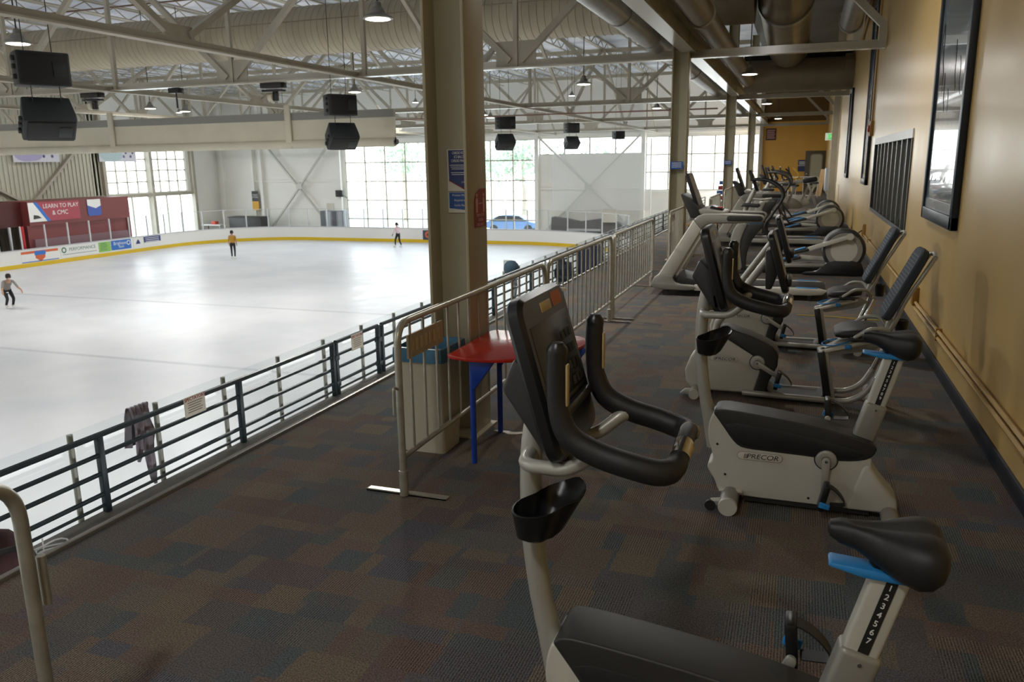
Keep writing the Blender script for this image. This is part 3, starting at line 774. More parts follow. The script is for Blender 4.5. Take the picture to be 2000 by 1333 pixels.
t = thing('board_advert', 'navy rink advert with a red ring emblem on the end boards beside the near column', 'advertising panel', (-23.9, RY1 - 0.035, -2.95), 0, 'advert panels on the rink boards')
MB().bb(-0.85, 0.85, -0.012, 0, -0.33, 0.33).build('panel', mat('advert_slate', '39414f', 0.5), t)
MB().lathe([(0.1, -0.014), (0.24, -0.014), (0.24, -0.018), (0.1, -0.018), (0.1, -0.014)], (-0.45, 0, 0.03), 'y').build('ring_emblem', OR, t)
lettering('EDGE', 0.3, M['whitetext'], t, (0.3, -0.016, 0.02), (1, 0, 0), (0, 0, 1))

# booth beyond the far long side
t = thing('scorer_booth', 'maroon booth behind the glass of the long side boards', 'booth', (0, 0, 0))
MB().bb(-43.6, -41.5, 34.0, 41.4, -1.25, 0.12).build('fascia', M['maroon'], t)
MB().bb(-41.9, -41.62, 33.9, 41.4, ZI, -1.25).build('back_wall', M['maroon'], t)
MB().bb(-43.6, -41.5, 41.2, 41.4, ZI, -1.25).build('side_wall', M['maroon'], t)
MB().bb(-41.62, -41.5, 34.2, 41.1, ZI, -2.05).build('bench', mat('booth_bench', '85666c', 0.6), t)
MB().bb(-44.3, -42.0, 27.0, 33.95, -1.3, 0.1).build('dark_fascia', M['maroond'], t)
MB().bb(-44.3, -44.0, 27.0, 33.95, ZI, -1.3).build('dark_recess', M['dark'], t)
MB().tube([(-41.6, 33.5, ZI), (-41.6, 33.5, -1.25)], 0.13, 12).build('red_post', mat('red_post', 'b3202a', 0.4), t)
for yy in (32.0, 32.8): MB().bb(-41.7, -41.6, yy - 0.05, yy + 0.05, ZI, -1.25).build('frame_post', M['pp'], t)
t = thing('booth_banner', 'wide red and white learn-to-play banner on the booth', 'banner', (-41.47, 35.75, -0.5), 0, 'banners on the maroon booth')
MB().bb(-0.01, 0.01, -1.75, 1.75, -0.55, 0.55).build('sheet', mat('banner_rose', 'a84a55', 0.6), t)
MB().prism([(-1.75, 0.55), (-1.15, 0.55), (-0.35, -0.55), (-1.75, -0.55)], 0.01, 0.014, 'yz').build('white_corner', M['board'], t)
MB().prism([(-1.4, 0.55), (-1.15, 0.55), (-0.35, -0.55), (-0.6, -0.55)], 0.014, 0.017, 'yz').build('blue_stripe', BL, t)
MB().prism([(-1.45, -0.15), (-1.15, -0.2), (-0.95, -0.35), (-1.5, -0.4)], 0.014, 0.018, 'yz').build('emblem', M['charcoal'], t)
txt(t, 'LEARN TO PLAY', 0.34, M['whitetext'], 0.45, 0.3, 0.016); txt(t, '& CMC', 0.36, M['whitetext'], 0.35, -0.1, 0.016)
t = thing('booth_banner', 'small blue and white pennant on the booth', 'banner', (-41.47, 38.6, -0.45), 0, 'banners on the maroon booth')
MB().prism([(-0.5, 0.5), (0.5, 0.5), (0.52, -0.35), (0.45, -0.5), (-0.45, -0.5), (-0.52, -0.35)], -0.01, 0.01, 'yz').build('sheet', mat('pennant_blue', '4660ad', 0.6), t)
MB().prism([(-0.5, 0.5), (0.5, 0.5), (0.5, 0.1), (0.1, -0.05), (-0.5, 0.15)], 0.01, 0.014, 'yz').build('white_field', M['board'], t)
for y0, y1, c, w in ((35.7, 38.9, 'b4acd0', 'pale purple picture banner high on the corrugated wall'), (42.0, 45.2, 'b9cdd0', 'pale teal picture banner hanging over the corner of the high window')):
    t = thing('wall_banner', w, 'banner', (XL + 0.35, (y0 + y1) / 2, 3.2), 0, 'picture banners on the corrugated wall')
    MB().bb(-0.01, 0.01, -1.6, 1.6, -0.85, 0.85).build('sheet', mat('banner_' + c, 'd9d9e2', 0.6), t)
    MB().prism(chaikin([(-1.6, -0.8), (0.2, -0.8), (0.5, -0.3), (-0.3, 0.2), (-0.9, 0.7), (-1.6, 0.7)], 2), 0.01, 0.014, 'yz').build('swirl', mat('swirl_' + c, c, 0.6), t)
    for q in range(5): MB().lathe([(0, 0.01), (0.1, 0.01), (0.08, 0.015)], (0, 0.5 + 0.2 * q, -0.5 + 0.25 * (q % 3)), 'x', 10).build('dot', mat('dot_%s_%d' % (c, q), '5e5a86', 0.6), t)

# clutter by the far corner and outdoors
t = thing('covered_table', 'table under a black sheet in the far rink corner', 'table', (-40.6, 52.3, ZI))
b = MB().bb(-1.5, 1.5, -0.5, 0.5, 0, 1.55); b.build('black_sheet', M['charcoal'], t, bevel=0.08)
MB().bb(-1.55, 1.55, -0.55, 0.55, 1.52, 1.6).build('table_top', M['charcoal'], t, bevel=0.02)
t = thing('worktable', 'white-topped table with clutter beside the black-sheeted table', 'table', (-43.2, 51.4, ZI))
MB().bb(-0.9, 0.9, -0.4, 0.4, 0.95, 1.02).build('table_top', M['board'], t)
for s in (-1, 1):
    for q in (-1, 1): MB().bb(s * 0.8 - 0.03, s * 0.8 + 0.03, q * 0.3 - 0.03, q * 0.3 + 0.03, 0, 0.95).build('leg', M['zinc'], t)
MB().bb(-0.8, 0.8, -0.3, 0.3, 0.3, 0.6).build('shelf_crate', M['charcoal'], t)
tag(MB().bb(-43.3, -42.9, 51.2, 51.6, ZI + 1.02, ZI + 1.25).build('red_box', mat('red_box', 'c8442c', 0.5), None, bevel=0.02), 'small red box on the white-topped table in the corner', 'box')
t = thing('standing_banner', 'tall narrow black and yellow banner on the corner pilaster', 'banner', (-40.75, YF - 0.45, -0.75))
MB().bb(-0.3, 0.3, -0.02, 0.0, -0.05, 0.75).build('black_field', M['charcoal'], t)
MB().bb(-0.3, 0.3, -0.02, 0.0, -0.75, -0.05).build('yellow_field', mat('banner_yellow', 'd9a52a', 0.5), t)
lettering('TEAM\nWORK', 0.2, M['whitetext'], t, (0, -0.03, 0.35), (1, 0, 0), (0, 0, 1))
t = thing('grey_bins', 'grey ribbed cabinet behind the end boards by the big window', 'cabinet', (-32.8, 52.2, ZI))
MB().bb(-1.0, 1.0, -0.3, 0.3, 0, 2.1).build('body', mat('grey_cabinet', '8e9196', 0.5), t)
for k in range(4): MB().bb(-0.98 + k * 0.5, -0.62 + k * 0.5, -0.33, -0.3, 0.9, 2.05).build('front_panel', mat('cabinet_panel_%d' % k, ('6f7277', 'b4b7ba', '5f6268', 'a4a7ab')[k], 0.5), t)
tag(MB().bb(-34.5, -33.9, 53.95, 54.0, -1.5, -0.95).build('white_notice', M['paper'], None), 'white notice on the wall above the grey ribbed cabinet', 'notice')
t = thing('wall_fan', 'small black box fan on the wall edge beside the big window', 'fan', (-33.0, YF - 0.5, -0.2))
MB().bb(-0.3, 0.3, -0.15, 0.15, -0.25, 0.25).build('housing', M['charcoal'], t, bevel=0.04); MB().bar((0.2, 0, -0.1), (0.55, 0.2, -0.35), 0.1, 0.1).build('bracket', M['zinc'], t)
t = thing('mat_pile', 'dark padded mats leaning behind the end glass under the cross brace', 'mats', (-13.2, 52.2, ZI))
MB().prism([(-2.6, 0.0), (2.6, 0.0), (2.4, 1.3), (1.2, 1.75), (-0.6, 1.5), (-1.6, 1.7), (-2.5, 1.8)], -0.4, 0.4).build('mat_stack', mat('dark_mat', '6a6766', 0.7), t, bevel=0.05)
MB().bb(-1.4, 0.9, -0.5, -0.42, 0.9, 1.05).build('pale_strip', M['pp'], t)
tag(MB().bb(-12.1, -11.2, 51.5, 51.53, -2.0, -1.1).build('glass_notice', M['paper'], None), 'white notice behind the end glass before the dark mats', 'notice')
struct(MB().bb(-75, 20, YF + 0.3, 110, ZI - 0.3, ZI - 0.06).build('exterior_pavement', M['outside'], smooth=False))
struct(MB().bb(-110, XL - 0.3, 10, 110, ZI - 0.3, ZI - 0.07).build('exterior_yard', M['outside'], smooth=False))
def car(loc, rz, col, label):
    t = thing('parked_car', label, 'car', loc, rz, 'cars outside the big window')
    prof = chaikin([(-2.2, 0.3), (2.2, 0.3), (2.25, 0.75), (1.3, 0.92), (0.7, 1.4), (-1.0, 1.45), (-1.8, 0.95), (-2.25, 0.85)], 2)
    MB().prism(prof, -0.85, 0.85).build('body', col, t, bevel=0.08)
    MB().prism([(0.68, 1.34), (1.18, 0.95), (-1.6, 0.95), (-0.98, 1.38)], -0.87, 0.87).build('side_glass', M['screen'], t)
    for x in (-1.4, 1.4):
        for y in (-0.8, 0.8): MB().lathe([(0.0, -0.1), (0.28, -0.1), (0.33, -0.08), (0.33, 0.08), (0.28, 0.1), (0.0, 0.1)], (x, y, 0.33), 'y', 20).build('wheel', M['black'], t)
car((-21.5, 60.5, ZI - 0.05), 0.1, mat('car_blue', '5f7fae', 0.25, coat=0.5), 'blue car parked outside the window past the near column')
car((-26.5, 61.5, ZI - 0.05), 0.1, mat('car_white', 'd8dadd', 0.25, coat=0.5), 'pale car parked outside, hidden mostly by the near column')
def tree(loc, h, r, seed, label):
    rnd = random.Random(seed)
    t = thing('tree', label, 'tree', loc, 0, 'trees outside the big window')
    MB().tube(spline([(0, 0, 0), (0.1, 0, h * 0.3), (-0.1, 0.1, h * 0.6), (0, 0, h * 0.85)], 4), [0.25, 0.06], 8).build('trunk', M['bark'], t)
    b = MB()
    for k in range(520):
        u = rnd.gauss(0, 0.45); v = rnd.gauss(0, 0.45); w = rnd.gauss(0, 0.4)
        c = Vector((u * r, v * r, h * 0.68 + w * h * 0.3)); d = Vector((rnd.uniform(-1, 1), rnd.uniform(-1, 1), rnd.uniform(-1, 1))).normalized() * rnd.uniform(0.15, 0.32)
        e = d.cross(Vector((rnd.uniform(-1, 1), 0.3, rnd.uniform(-1, 1)))).normalized() * 0.14
        b.face([c - d, c + e, c + d, c - e])
    b.build('crown', M['leaf'], t)
for loc, h, r, s, w in (((-22.5, 66, ZI), 8.5, 3.0, 1, 'leafy tree outside the window just past the near column'), ((-17.2, 71, ZI), 7.0, 2.4, 2, 'leafy tree outside the window beside the pale panel'),
                        ((-36.0, 70, ZI), 9.0, 3.2, 3, 'tall tree outside behind the end wall'), ((-29.5, 75, ZI), 8.0, 3.0, 4, 'leafy tree outside, seen through the window before the near column')):
    tree(loc, h, r, s, w)
t = thing('bleachers', 'blue and red striped bleachers far along the rink edge', 'bleachers', (-4.2, 44, -0.45))
for k in range(5):
    MB().bb(-0.1 - 0.0 * k, 0.5, 0.6 * k, 0.6 * k + 0.45, 0.25 * k, 0.25 * k + 0.2).build('bench_row', M['signred'] if k % 2 else M['signblue'], t)
# ------------------------------------------------------------------ low railing and glass along the terrace
ZTER = -0.45
def rail_section(y0, y1, label, first=False, gate=False):
    t = thing('guard_rail', label, 'railing', (-4.45, y0, ZTER), 0, 'dark teal railing sections')
    L = y1 - y0
    zs = [0.55, 0.41, 0.275, 0.126, 0.045]
    for z, r in zip(zs, (0.022, 0.017, 0.017, 0.017, 0.012)):
        MB().tube([(0, 0.0, z + 0.01), (0, L, z + 0.01)], r, 8).build('rail_bar', M['railteal'], t)
    n = max(1, round(L / 1.47))
    for i in range(n + 1):
        MB().bb(-0.022, 0.022, L * i / n - 0.022, L * i / n + 0.022, 0.0, 0.555).build('post', M['railteal'], t, bevel=0.004)
    if gate:
        for z in (0.12, 0.4):
            for q0, q1 in ((-0.05, 0.03), (L - 0.03, L + 0.05)): MB().bb(-0.03, 0.03, q0, q1, z - 0.03, z + 0.03).build('hinge', M['railteal'], t, bevel=0.006)
    return t
rail_section(-0.51, 6.89, 'long dark teal railing run with the draped grey cloth and the spectators notice')
rail_section(6.95, 7.84, 'short dark teal gate section with hinges, carrying the smaller notice', gate=True)
yy = 7.93
names = ['dark teal railing run just past the gate, behind the beige bin', 'dark teal railing run seen past the near column through the first barrier bars', 'dark teal railing run behind the middle barrier',
         'dark teal railing run behind the third barrier', 'dark teal railing run ending where its top shines white', 'dark teal railing run before the bleachers, open below', 'last dark teal railing run before the bleachers', 'dark teal railing run beside the striped bleachers', 'dark teal railing run beyond the striped bleachers']
for w in names:
    rail_section(yy, yy + 3.6, w); yy += 3.68
t = thing('glass_screen', 'clear glass screen on zinc posts behind the dark teal railing', 'glass screen', (-4.54, 0, ZTER))
MB().bb(-0.004, 0.004, 0.5, 40.0, -0.3, 0.61).build('glass_pane', M['glass'], t)
y = 0.7
while y < 40:
    MB().tube([(0.03, y, -0.35), (0.03, y, 0.615)], 0.02, 10).build('post', M['zinc'], t); y += 0.765
# things hung on the glass and the railing
def cloth(name, label, cat, x, y0, y1, zt, drops, m, loc0=None):
    t = MB(); n = 24; rows = 26; grid = []
    for side in (-1, 1):
        g = []
        for i in range(n + 1):
            u = i / n; dz = drops[0] if side < 0 else sum(drops[k + 1] * max(0, 1 - abs(u * (len(drops) - 2) - k)) for k in range(len(drops) - 1))
            col = []
            for j in range(rows + 1):
                v = j / rows
                wob = 0.018 * math.sin(u * 17 + v * 2) * min(1, v * 4) + 0.01 * math.sin(u * 31)
                col.append((x + side * (0.012 + 0.03 * math.sqrt(v)) + wob * side, y0 + (y1 - y0) * (u + 0.06 * math.sin(v * 5 + u * 3) * v), zt + 0.012 * math.sin(math.pi * 0.5) * (1 - v) - dz * v))
            g.append(col)
        grid.append(g)
    for gi, g in enumerate(grid):
        V = [[t.bm.verts.new(p) for p in c] for c in g]
        for i in range(n):
            for j in range(rows): t.bm.faces.new((V[i][j], V[i + 1][j], V[i + 1][j + 1], V[i][j + 1]))
        grid[gi] = V
    for i in range(n): t.bm.faces.new((grid[0][i][0], grid[0][i + 1][0], grid[1][i + 1][0], grid[1][i][0]))
    return tag(t.build(name, m, None), label, cat)
cloth('draped_cloth', 'grey cloth draped over the glass screen behind the railing', 'cloth', -4.54, 4.29, 4.48, 0.172, [0.3, 0.36, 0.42, 0.2, 0.62, 0.6, 0.22], mat('grey_purple_cloth', '968f9a', 0.85))
t = thing('knit_cap', 'dark knit cap with a pale stripe set over a glass post past the near column', 'cap', (-4.6, 12.8, 0.13))
MB().lathe([(0.0, 0.14), (0.07, 0.125), (0.12, 0.07), (0.135, 0.0), (0.13, -0.08), (0.1, -0.08)], seg=20).build('cap_body', mat('navy_knit', '2c4250', 0.9), t)
MB().bb(-0.137, 0.02, -0.02, 0.02, -0.08, 0.142).build('pale_stripe', M['zinc'], t, bevel=0.01)
MB().tube(spline([(0.02, 0, -0.08), (0.04, 0.03, -0.3), (0.03, -0.02, -0.56)], 5), [0.07, 0.05], 8).build('scarf', mat('grey_scarf', '85888a', 0.9), t)
tag(MB().tube(spline([(-4.2, 14.55, 0.1), (-4.18, 14.6, -0.05), (-4.2, 14.7, -0.2), (-4.2, 14.72, -0.32)], 6), [0.05, 0.16, 0.2, 0.17], 12).build('dark_jacket', mat('dark_jacket', '1d2530', 0.9), None), 'dark jacket slumped against the railing behind the middle barrier', 'jacket')
for y, w in ((16.3, 'dark navy sports bag standing by the railing behind the middle barrier, closer one'), (17.1, 'dark navy sports bag standing by the railing behind the middle barrier, further one')):
    t = thing('sports_bag', w, 'bag', (-4.2, y, -0.45), 0, 'bags on the terrace')
    MB().bb(-0.12, 0.12, -0.17, 0.17, 0, 0.58).build('bag_body', mat('navy_bag', '1f2a40', 0.8), t, bevel=0.06)
    MB().tube(spline([(0, -0.1, 0.56), (0, 0, 0.68), (0, 0.1, 0.56)], 6), 0.012, 6).build('carry_handle', M['black'], t)
# backpack and plastic cup lid on the terrace at the picture edge
t = thing('backpack', 'dark reddish backpack lying on the terrace step by the nearest barrier', 'backpack', (-4.16, 2.86, -0.45), 0.4)
MB().rings([[(0.17 * s * math.cos(a), 0.26 * s * math.sin(a), z + 0.03 * math.sin(3 * a)) for a in [2 * math.pi * k / 20 for k in range(20)]] for z, s in ((0, 0.8), (0.06, 1.0), (0.16, 1.0), (0.26, 0.85), (0.33, 0.55), (0.36, 0.2))]).build('pack_body', mat('dark_red_pack', '3a1c20', 0.8, var=0.35, vscale=14), t)
MB().tube(spline([(0.1, -0.1, 0.3), (0.2, 0.0, 0.28), (0.17, 0.14, 0.1)], 6), 0.018, 6).build('shoulder_strap', M['black'], t)
t = thing('plastic_coil', 'clear plastic coil lying on the terrace step beside the nearest barrier', 'coil', (-4.18, 3.26, -0.44), 0.0)
ck = []
for i in range(70):
    a = i * 0.36; rr = 0.085 + 0.01 * math.sin(i * 0.9); ck.append((rr * math.cos(a), rr * 1.2 * math.sin(a), 0.012 + 0.0012 * i + 0.006 * math.sin(i)))
MB().tube(ck, 0.006, 6).build('loop', mat('clear_plastic', 'd9dde0', 0.15), t)
MB().tube([(-0.08, 0, 0.0), (-0.075, 0.0, 0.13)], 0.005, 6).build('tail', M['whitetext'], t)
def notice(x, y, z, w, h, head, label):
    t = thing('spectator_notice', label, 'notice', (x, y, z))
    MB().bb(-0.003, 0.003, -w / 2, w / 2, -h / 2, h / 2).build('sheet', M['paper'], t)
    lettering(head, w * 0.17, M['signred'], t, (0.0045, 0, h * 0.36), (0, 1, 0), (0, 0, 1))
    b = MB()
    for i in range(5): b.bb(0.003, 0.0045, -w * (0.36 - 0.04 * (i % 2)), w * (0.36 - 0.05 * (i % 3)), h * 0.17 - i * h * 0.12, h * 0.2 - i * h * 0.12)
    b.build('text_lines', M['signbrown'], t)
notice(-4.41, 4.83, 0.07, 0.23, 0.16, 'SPECTATORS', 'paper spectators notice tied to the railing right of the draped cloth')
notice(-4.41, 7.32, 0.045, 0.23, 0.17, 'SPECTATORS', 'paper spectators notice tied to the short gate section of the railing')

# ------------------------------------------------------------------ crowd barriers
def barrier(x, y0, y1, label, rz=0.0, nbar=None, hook=True):
    t = thing('crowd_barrier', label, 'barrier', (x, y0, 0), rz, 'galvanised crowd barriers')
    L = y1 - y0; zt, zb = 1.03, 0.24
    loop = fillet([(0, 0.02, 0.02), (0, 0.02, zt), (0, L - 0.02, zt), (0, L - 0.02, 0.02)], 0.14, 8)
    MB().tube(loop, 0.021, 12).build('frame_tube', M['galvpipe'], t)
    MB().tube([(0, 0.02, zb), (0, L - 0.02, zb)], 0.017, 10).build('lower_rail', M['galvpipe'], t)
    n = nbar or int(round(L / 0.17))
    for i in range(1, n):
        y = L * i / n; MB().tube([(0, y, zb), (0, y, zt)], 0.0085, 8).build('upright_bar', M['galvpipe'], t)
    for y in (0.06, L - 0.06):
        MB().bb(-0.26, 0.26, y - 0.028, y + 0.028, 0.0, 0.008).bb(-0.26, 0.26, y - 0.028, y - 0.024, 0.0, 0.016).build('foot', M['galvpipe'], t)
        MB().tube([(0, y - 0.04, 0.008), (0, y - 0.04, 0.16)], 0.026, 10).build('foot_socket', M['galvpipe'], t)
    if hook:
        MB().tube(fillet([(0, 0.0, 0.66), (0, -0.05, 0.68), (0, -0.055, 0.52)], 0.02, 4), 0.008, 8).build('hook', M['galvpipe'], t)
    return t
b0 = barrier(-2.1, -1.15, 1.57, 'nearest galvanised barrier, only its end tube with a latch sleeve in view', hook=False)
MB().tube([(0.0, 2.745, 0.6), (0.0, 2.745, 0.76)], 0.014, 10).build('latch_sleeve', M['galvpipe'], b0)
b1 = barrier(-2.08, 3.86, 6.68, 'galvanised barrier standing beside the red table and beige bin', nbar=16)
MB().bb(-0.006, 0.006, 0.14, 0.62, 0.80, 0.94).build('name_plate', mat('worn_plate', 'a4957a', 0.6), b1)
for k in range(7): MB().bb(0.006, 0.009, 0.18 + k * 0.06, 0.205 + k * 0.06, 0.835, 0.905).build('relief_mark', M['tan'], b1)
barrier(-2.09, 6.75, 9.38, 'galvanised barrier second in line, with the spray bottle at its end', hook=False)
barrier(-2.09, 9.46, 12.28, 'galvanised barrier third in line, ending before the treadmill front', hook=False)
def plate(b):
    MB().bb(-0.006, 0.006, 0.12, 0.55, 0.86, 0.97).build('name_plate', M['galvpipe'], b)
plate(barrier(-2.1, 14.0, 16.75, 'galvanised barrier behind the front of the first treadmill'))
plate(barrier(-2.0, 19.4, 22.0, 'galvanised barrier beyond the second column, its plate lit'))
plate(barrier(-2.1, 24.4, 27.0, 'galvanised barrier by the third column', ))
plate(barrier(-2.1, 27.2, 29.9, 'galvanised barrier just past the third column'))
t = thing('spray_bottle', 'white spray bottle with blue trigger hung on the barrier behind the bike console', 'bottle', (-2.03, 6.86, 0.5))
MB().lathe([(0.0, 0), (0.036, 0.0), (0.04, 0.01), (0.04, 0.13), (0.03, 0.17), (0.014, 0.2), (0.014, 0.225), (0, 0.225)]).build('bottle_body', mat('milky_bottle', 'cfc9b8', 0.4), t)
MB().lathe([(0.041, 0.1), (0.041, 0.12)], seg=20, caps=False).build('blue_band', M['bluepaint'], t)
MB().prism([(-0.03, 0.225), (0.03, 0.225), (0.035, 0.25), (0.085, 0.27), (0.085, 0.29), (0.0, 0.3), (-0.05, 0.27)], -0.014, 0.014).build('spray_head', mat('cream_nozzle', 'ddd6c2', 0.4), t, bevel=0.004)
MB().tube(spline([(0.03, 0, 0.24), (0.055, 0, 0.22), (0.05, 0, 0.18)], 5), 0.007, 6).build('trigger', M['bluepaint'], t)
MB().prism([(-0.06, 0.285), (0.03, 0.3), (0.03, 0.315), (-0.06, 0.3)], -0.015, 0.015).build('blue_cap', M['bluepaint'], t, bevel=0.003)

# ------------------------------------------------------------------ bin, red table, scrap of paper
t = thing('waste_bin', 'slim beige waste bin with a blue liner, between barrier and column', 'bin', (-2.29, 4.715, 0))
def rr(w, d, z, r=0.03, n=4):
    out = []
    for sx_, sy_, a0 in ((1, 1, 0), (-1, 1, 90), (-1, -1, 180), (1, -1, 270)):
        for k in range(n + 1):
            a = math.radians(a0 + 90 * k / n); out.append((sx_ * (w - r) + r * math.cos(a), sy_ * (d - r) + r * math.sin(a), z))
    return out
MB().rings([rr(0.15, 0.135, 0.0), rr(0.153, 0.138, 0.05), rr(0.17, 0.185, 0.64), rr(0.178, 0.195, 0.66), rr(0.178, 0.195, 0.72), rr(0.162, 0.18, 0.72), rr(0.14, 0.13, 0.2)], cap1=True).build('bin_body', M['bin'], t)
b = MB(); R = []
for z, s in ((0.64, 0.008), (0.68, 0.008), (0.732, 0.005), (0.732, -0.018), (0.6, -0.03), (0.46, -0.05)):
    R.append([(p[0] + 0.004 * math.sin(7 * i), p[1] + 0.004 * math.cos(9 * i), z + (0.012 * math.sin(i * 1.9) if z < 0.61 else 0)) for i, p in enumerate(rr(0.178 + s, 0.195 + s, 0))])
b.rings(R, cap0=False, cap1=True).build('bin_liner', M['liner'], t)
t = thing('red_table', 'red half-round table with blue legs against the first barrier', 'table', (-1.75, 4.86, 0))
edge = [(-2.1, 4.5), (-1.99, 4.44), (-1.8, 4.41), (-1.58, 4.48), (-1.4, 4.66), (-1.29, 4.92), (-1.29, 5.14), (-1.42, 5.27), (-2.0, 5.29), (-2.06, 5.24)]
prof = chaikin([(x + 1.75, y - 4.86) for x, y in edge], 2)
prof = [(max(p[0], -0.3), p[1]) for p in prof]
MB().prism(prof, 0.695, 0.72, 'xy').build('tabletop', M['red'], t, bevel=0.006)
for x, y in ((-1.89, 4.5), (-1.94, 5.12), (-1.42, 5.0)):
    MB().tube([(x + 1.75, y - 4.86, 0.0), (x + 1.75, y - 4.86, 0.695)], 0.019, 14).build('leg', M['bluepaint'], t)
    MB().prism([(x + 1.75, 0.695), (x + 1.75 + 0.16, 0.695), (x + 1.75 + 0.02, 0.5), (x + 1.75, 0.5)], y - 4.86 - 0.02, y - 4.86 + 0.02).build('leg_bracket', M['bluepaint'], t, bevel=0.004)
b = MB(); b.prism(chaikin([(-0.14, 0.0), (-0.02, 0.02), (0.03, 0.0), (0.13, 0.04), (0.1, -0.02), (0.02, -0.05), (-0.03, -0.02)], 1), 0.0, 0.004, 'xy')
o = b.build('paper_scrap', M['paper'], None); o.location = (-1.88, 5.13, 0.001); tag(o, 'torn white paper scrap on the carpet under the back table leg', 'paper')
t = thing('side_table', 'small tan-topped table with black legs behind the first treadmill', 'table', (-1.73, 15.85, 0))
MB().bb(-0.28, 0.28, -0.5, 0.5, 0.7, 0.725).build('tabletop', M['wood'], t)
for s in (-1, 1):
    for q in (-1, 1): MB().tube([(s * 0.24, q * 0.45, 0), (s * 0.22, q * 0.42, 0.7)], 0.015, 8).build('leg', M['black'], t)

tag(MB().tube(spline([(0.05, 10.33, 0.006), (0.5, 10.3, 0.006), (0.9, 10.22, 0.006), (1.15, 10.3, 0.006)], 6), 0.006, 6).build('yellow_cord', mat('yellow_cord', 'b39a2c', 0.5), None), 'thin yellow cord lying on the carpet behind the second recumbent bike', 'cord')
# ------------------------------------------------------------------ notices on the columns
YW = 5.1
t = thing('column_notice', 'tall navy and white cardio rules notice on the near column web', 'notice', (-2.2, YW, 1.855), 0, 'notices on the near column')
w, h = 0.085, 0.14
MB().bb(-w, w + 0.01, -0.004, 0, -h, h).build('sheet', M['paper'], t)
MB().prism([(-w + 0.009, h - 0.006), (w + 0.01, h - 0.006), (w + 0.01, -h + 0.002), (w - 0.03, -h + 0.002), (-w + 0.012, -h + 0.07)], -0.0055, -0.004).build('navy_field', M['signnavy'], t)
MB().prism([(-w + 0.01, -h + 0.07), (w - 0.03, -h + 0.002), (w - 0.025, -h + 0.008), (-w + 0.01, -h + 0.076)], -0.0065, -0.0055).build('red_stripe', M['signred'], t)
for i, s in enumerate(('CARDIO ROOM &', 'ICE BALCONY', 'CARDIO MACHINES')):
    lettering(s, 0.026, M['whitetext'], t, (0.018, -0.0065, h - 0.025 - i * 0.026), (1, 0, 0), (0, 0, 1), sx=0.62)
b = MB()
for i in range(6):
    if i == 3: continue
    b.bb(-w + 0.02 + 0.006 * (i % 3), w - 0.004, -0.0065, -0.0055, h - 0.108 - i * 0.0125, h - 0.103 - i * 0.0125)
b.build('text_lines', M['pp'], t)
lettering('STAY SAFE', 0.014, M['whitetext'], t, (0.05, -0.0065, -h + 0.06), (1, 0, 0), (0, 0, 1))
t = thing('column_notice', 'small blue premium wristband notice below the tall one on the near column', 'notice', (-2.2, YW, 1.64), 0, 'notices on the near column')
MB().bb(-w, w + 0.01, -0.004, 0, -0.07, 0.07).build('sheet', M['paper'], t)
MB().prism([(-w + 0.008, 0.066), (w + 0.01, 0.066), (w + 0.01, -0.062), (0.03, -0.05), (-w + 0.008, -0.04)], -0.0055, -0.004).build('blue_field', M['signblue'], t)
for i, s in enumerate(('Premium Wristband', 'Required to Use', 'Cardio Machines')):
    lettering(s, 0.021, M['whitetext'], t, (0.018, -0.0065, 0.048 - i * 0.034), (1, 0, 0), (0, 0, 1), sx=0.82)
t = thing('column_notice', 'dark red distancing notice on the side flange of the near column', 'notice', (-2.078, 5.16, 1.6), 0, 'notices on the near column')
MB().prism([(-0.1, -0.13), (0.1, -0.13), (0.1, 0.13), (0.0, 0.13), (-0.07, 0.1), (-0.1, 0.05)], 0, 0.004, 'yz').build('sheet', M['signred'], t)
for y in (-0.065, 0.06):
    MB().prism([(y - 0.012, -0.03), (y + 0.012, -0.03), (y + 0.016, 0.05), (y + 0.01, 0.07), (y - 0.01, 0.07), (y - 0.016, 0.05)], 0.004, 0.0055, 'yz').lathe([(0, 0.004), (0.012, 0.004), (0.012, 0.0055)], (0, y, 0.088), 'x', 12).build('figure_mark', mat('pale_rose', 'c79a90', 0.6) if 'rose' not in M else M['rose'], t)
    M['rose'] = bpy.data.materials['pale_rose']
MB().bb(0.004, 0.0055, -0.035, 0.035, 0.028, 0.034).build('arrow_mark', M['rose'], t)
for i, s in enumerate(('KEEP A SAFE', 'SOCIAL', 'DISTANCE')): lettering(s, 0.03, M['rose'], t, (0.0055, 0, -0.05 - i * 0.032), (0, 1, 0), (0, 0, 1), sx=0.9)
for y, wd in ((15.55, 'small blue notice on the second column'), (26.8, 'small blue notice on the third column')):
    t = thing('column_notice', wd, 'notice', (-2.24, y + 0.15, 1.81), 0, 'small notices on the further columns')
    MB().bb(-0.12, 0.12, -0.15, -0.14, -0.07, 0.07).build('sheet', M['signblue'], t)
    for k in range(3): MB().bb(-0.09, 0.09, -0.152, -0.15, 0.035 - k * 0.035, 0.045 - k * 0.035).build('text_line', M['whitetext'], t)

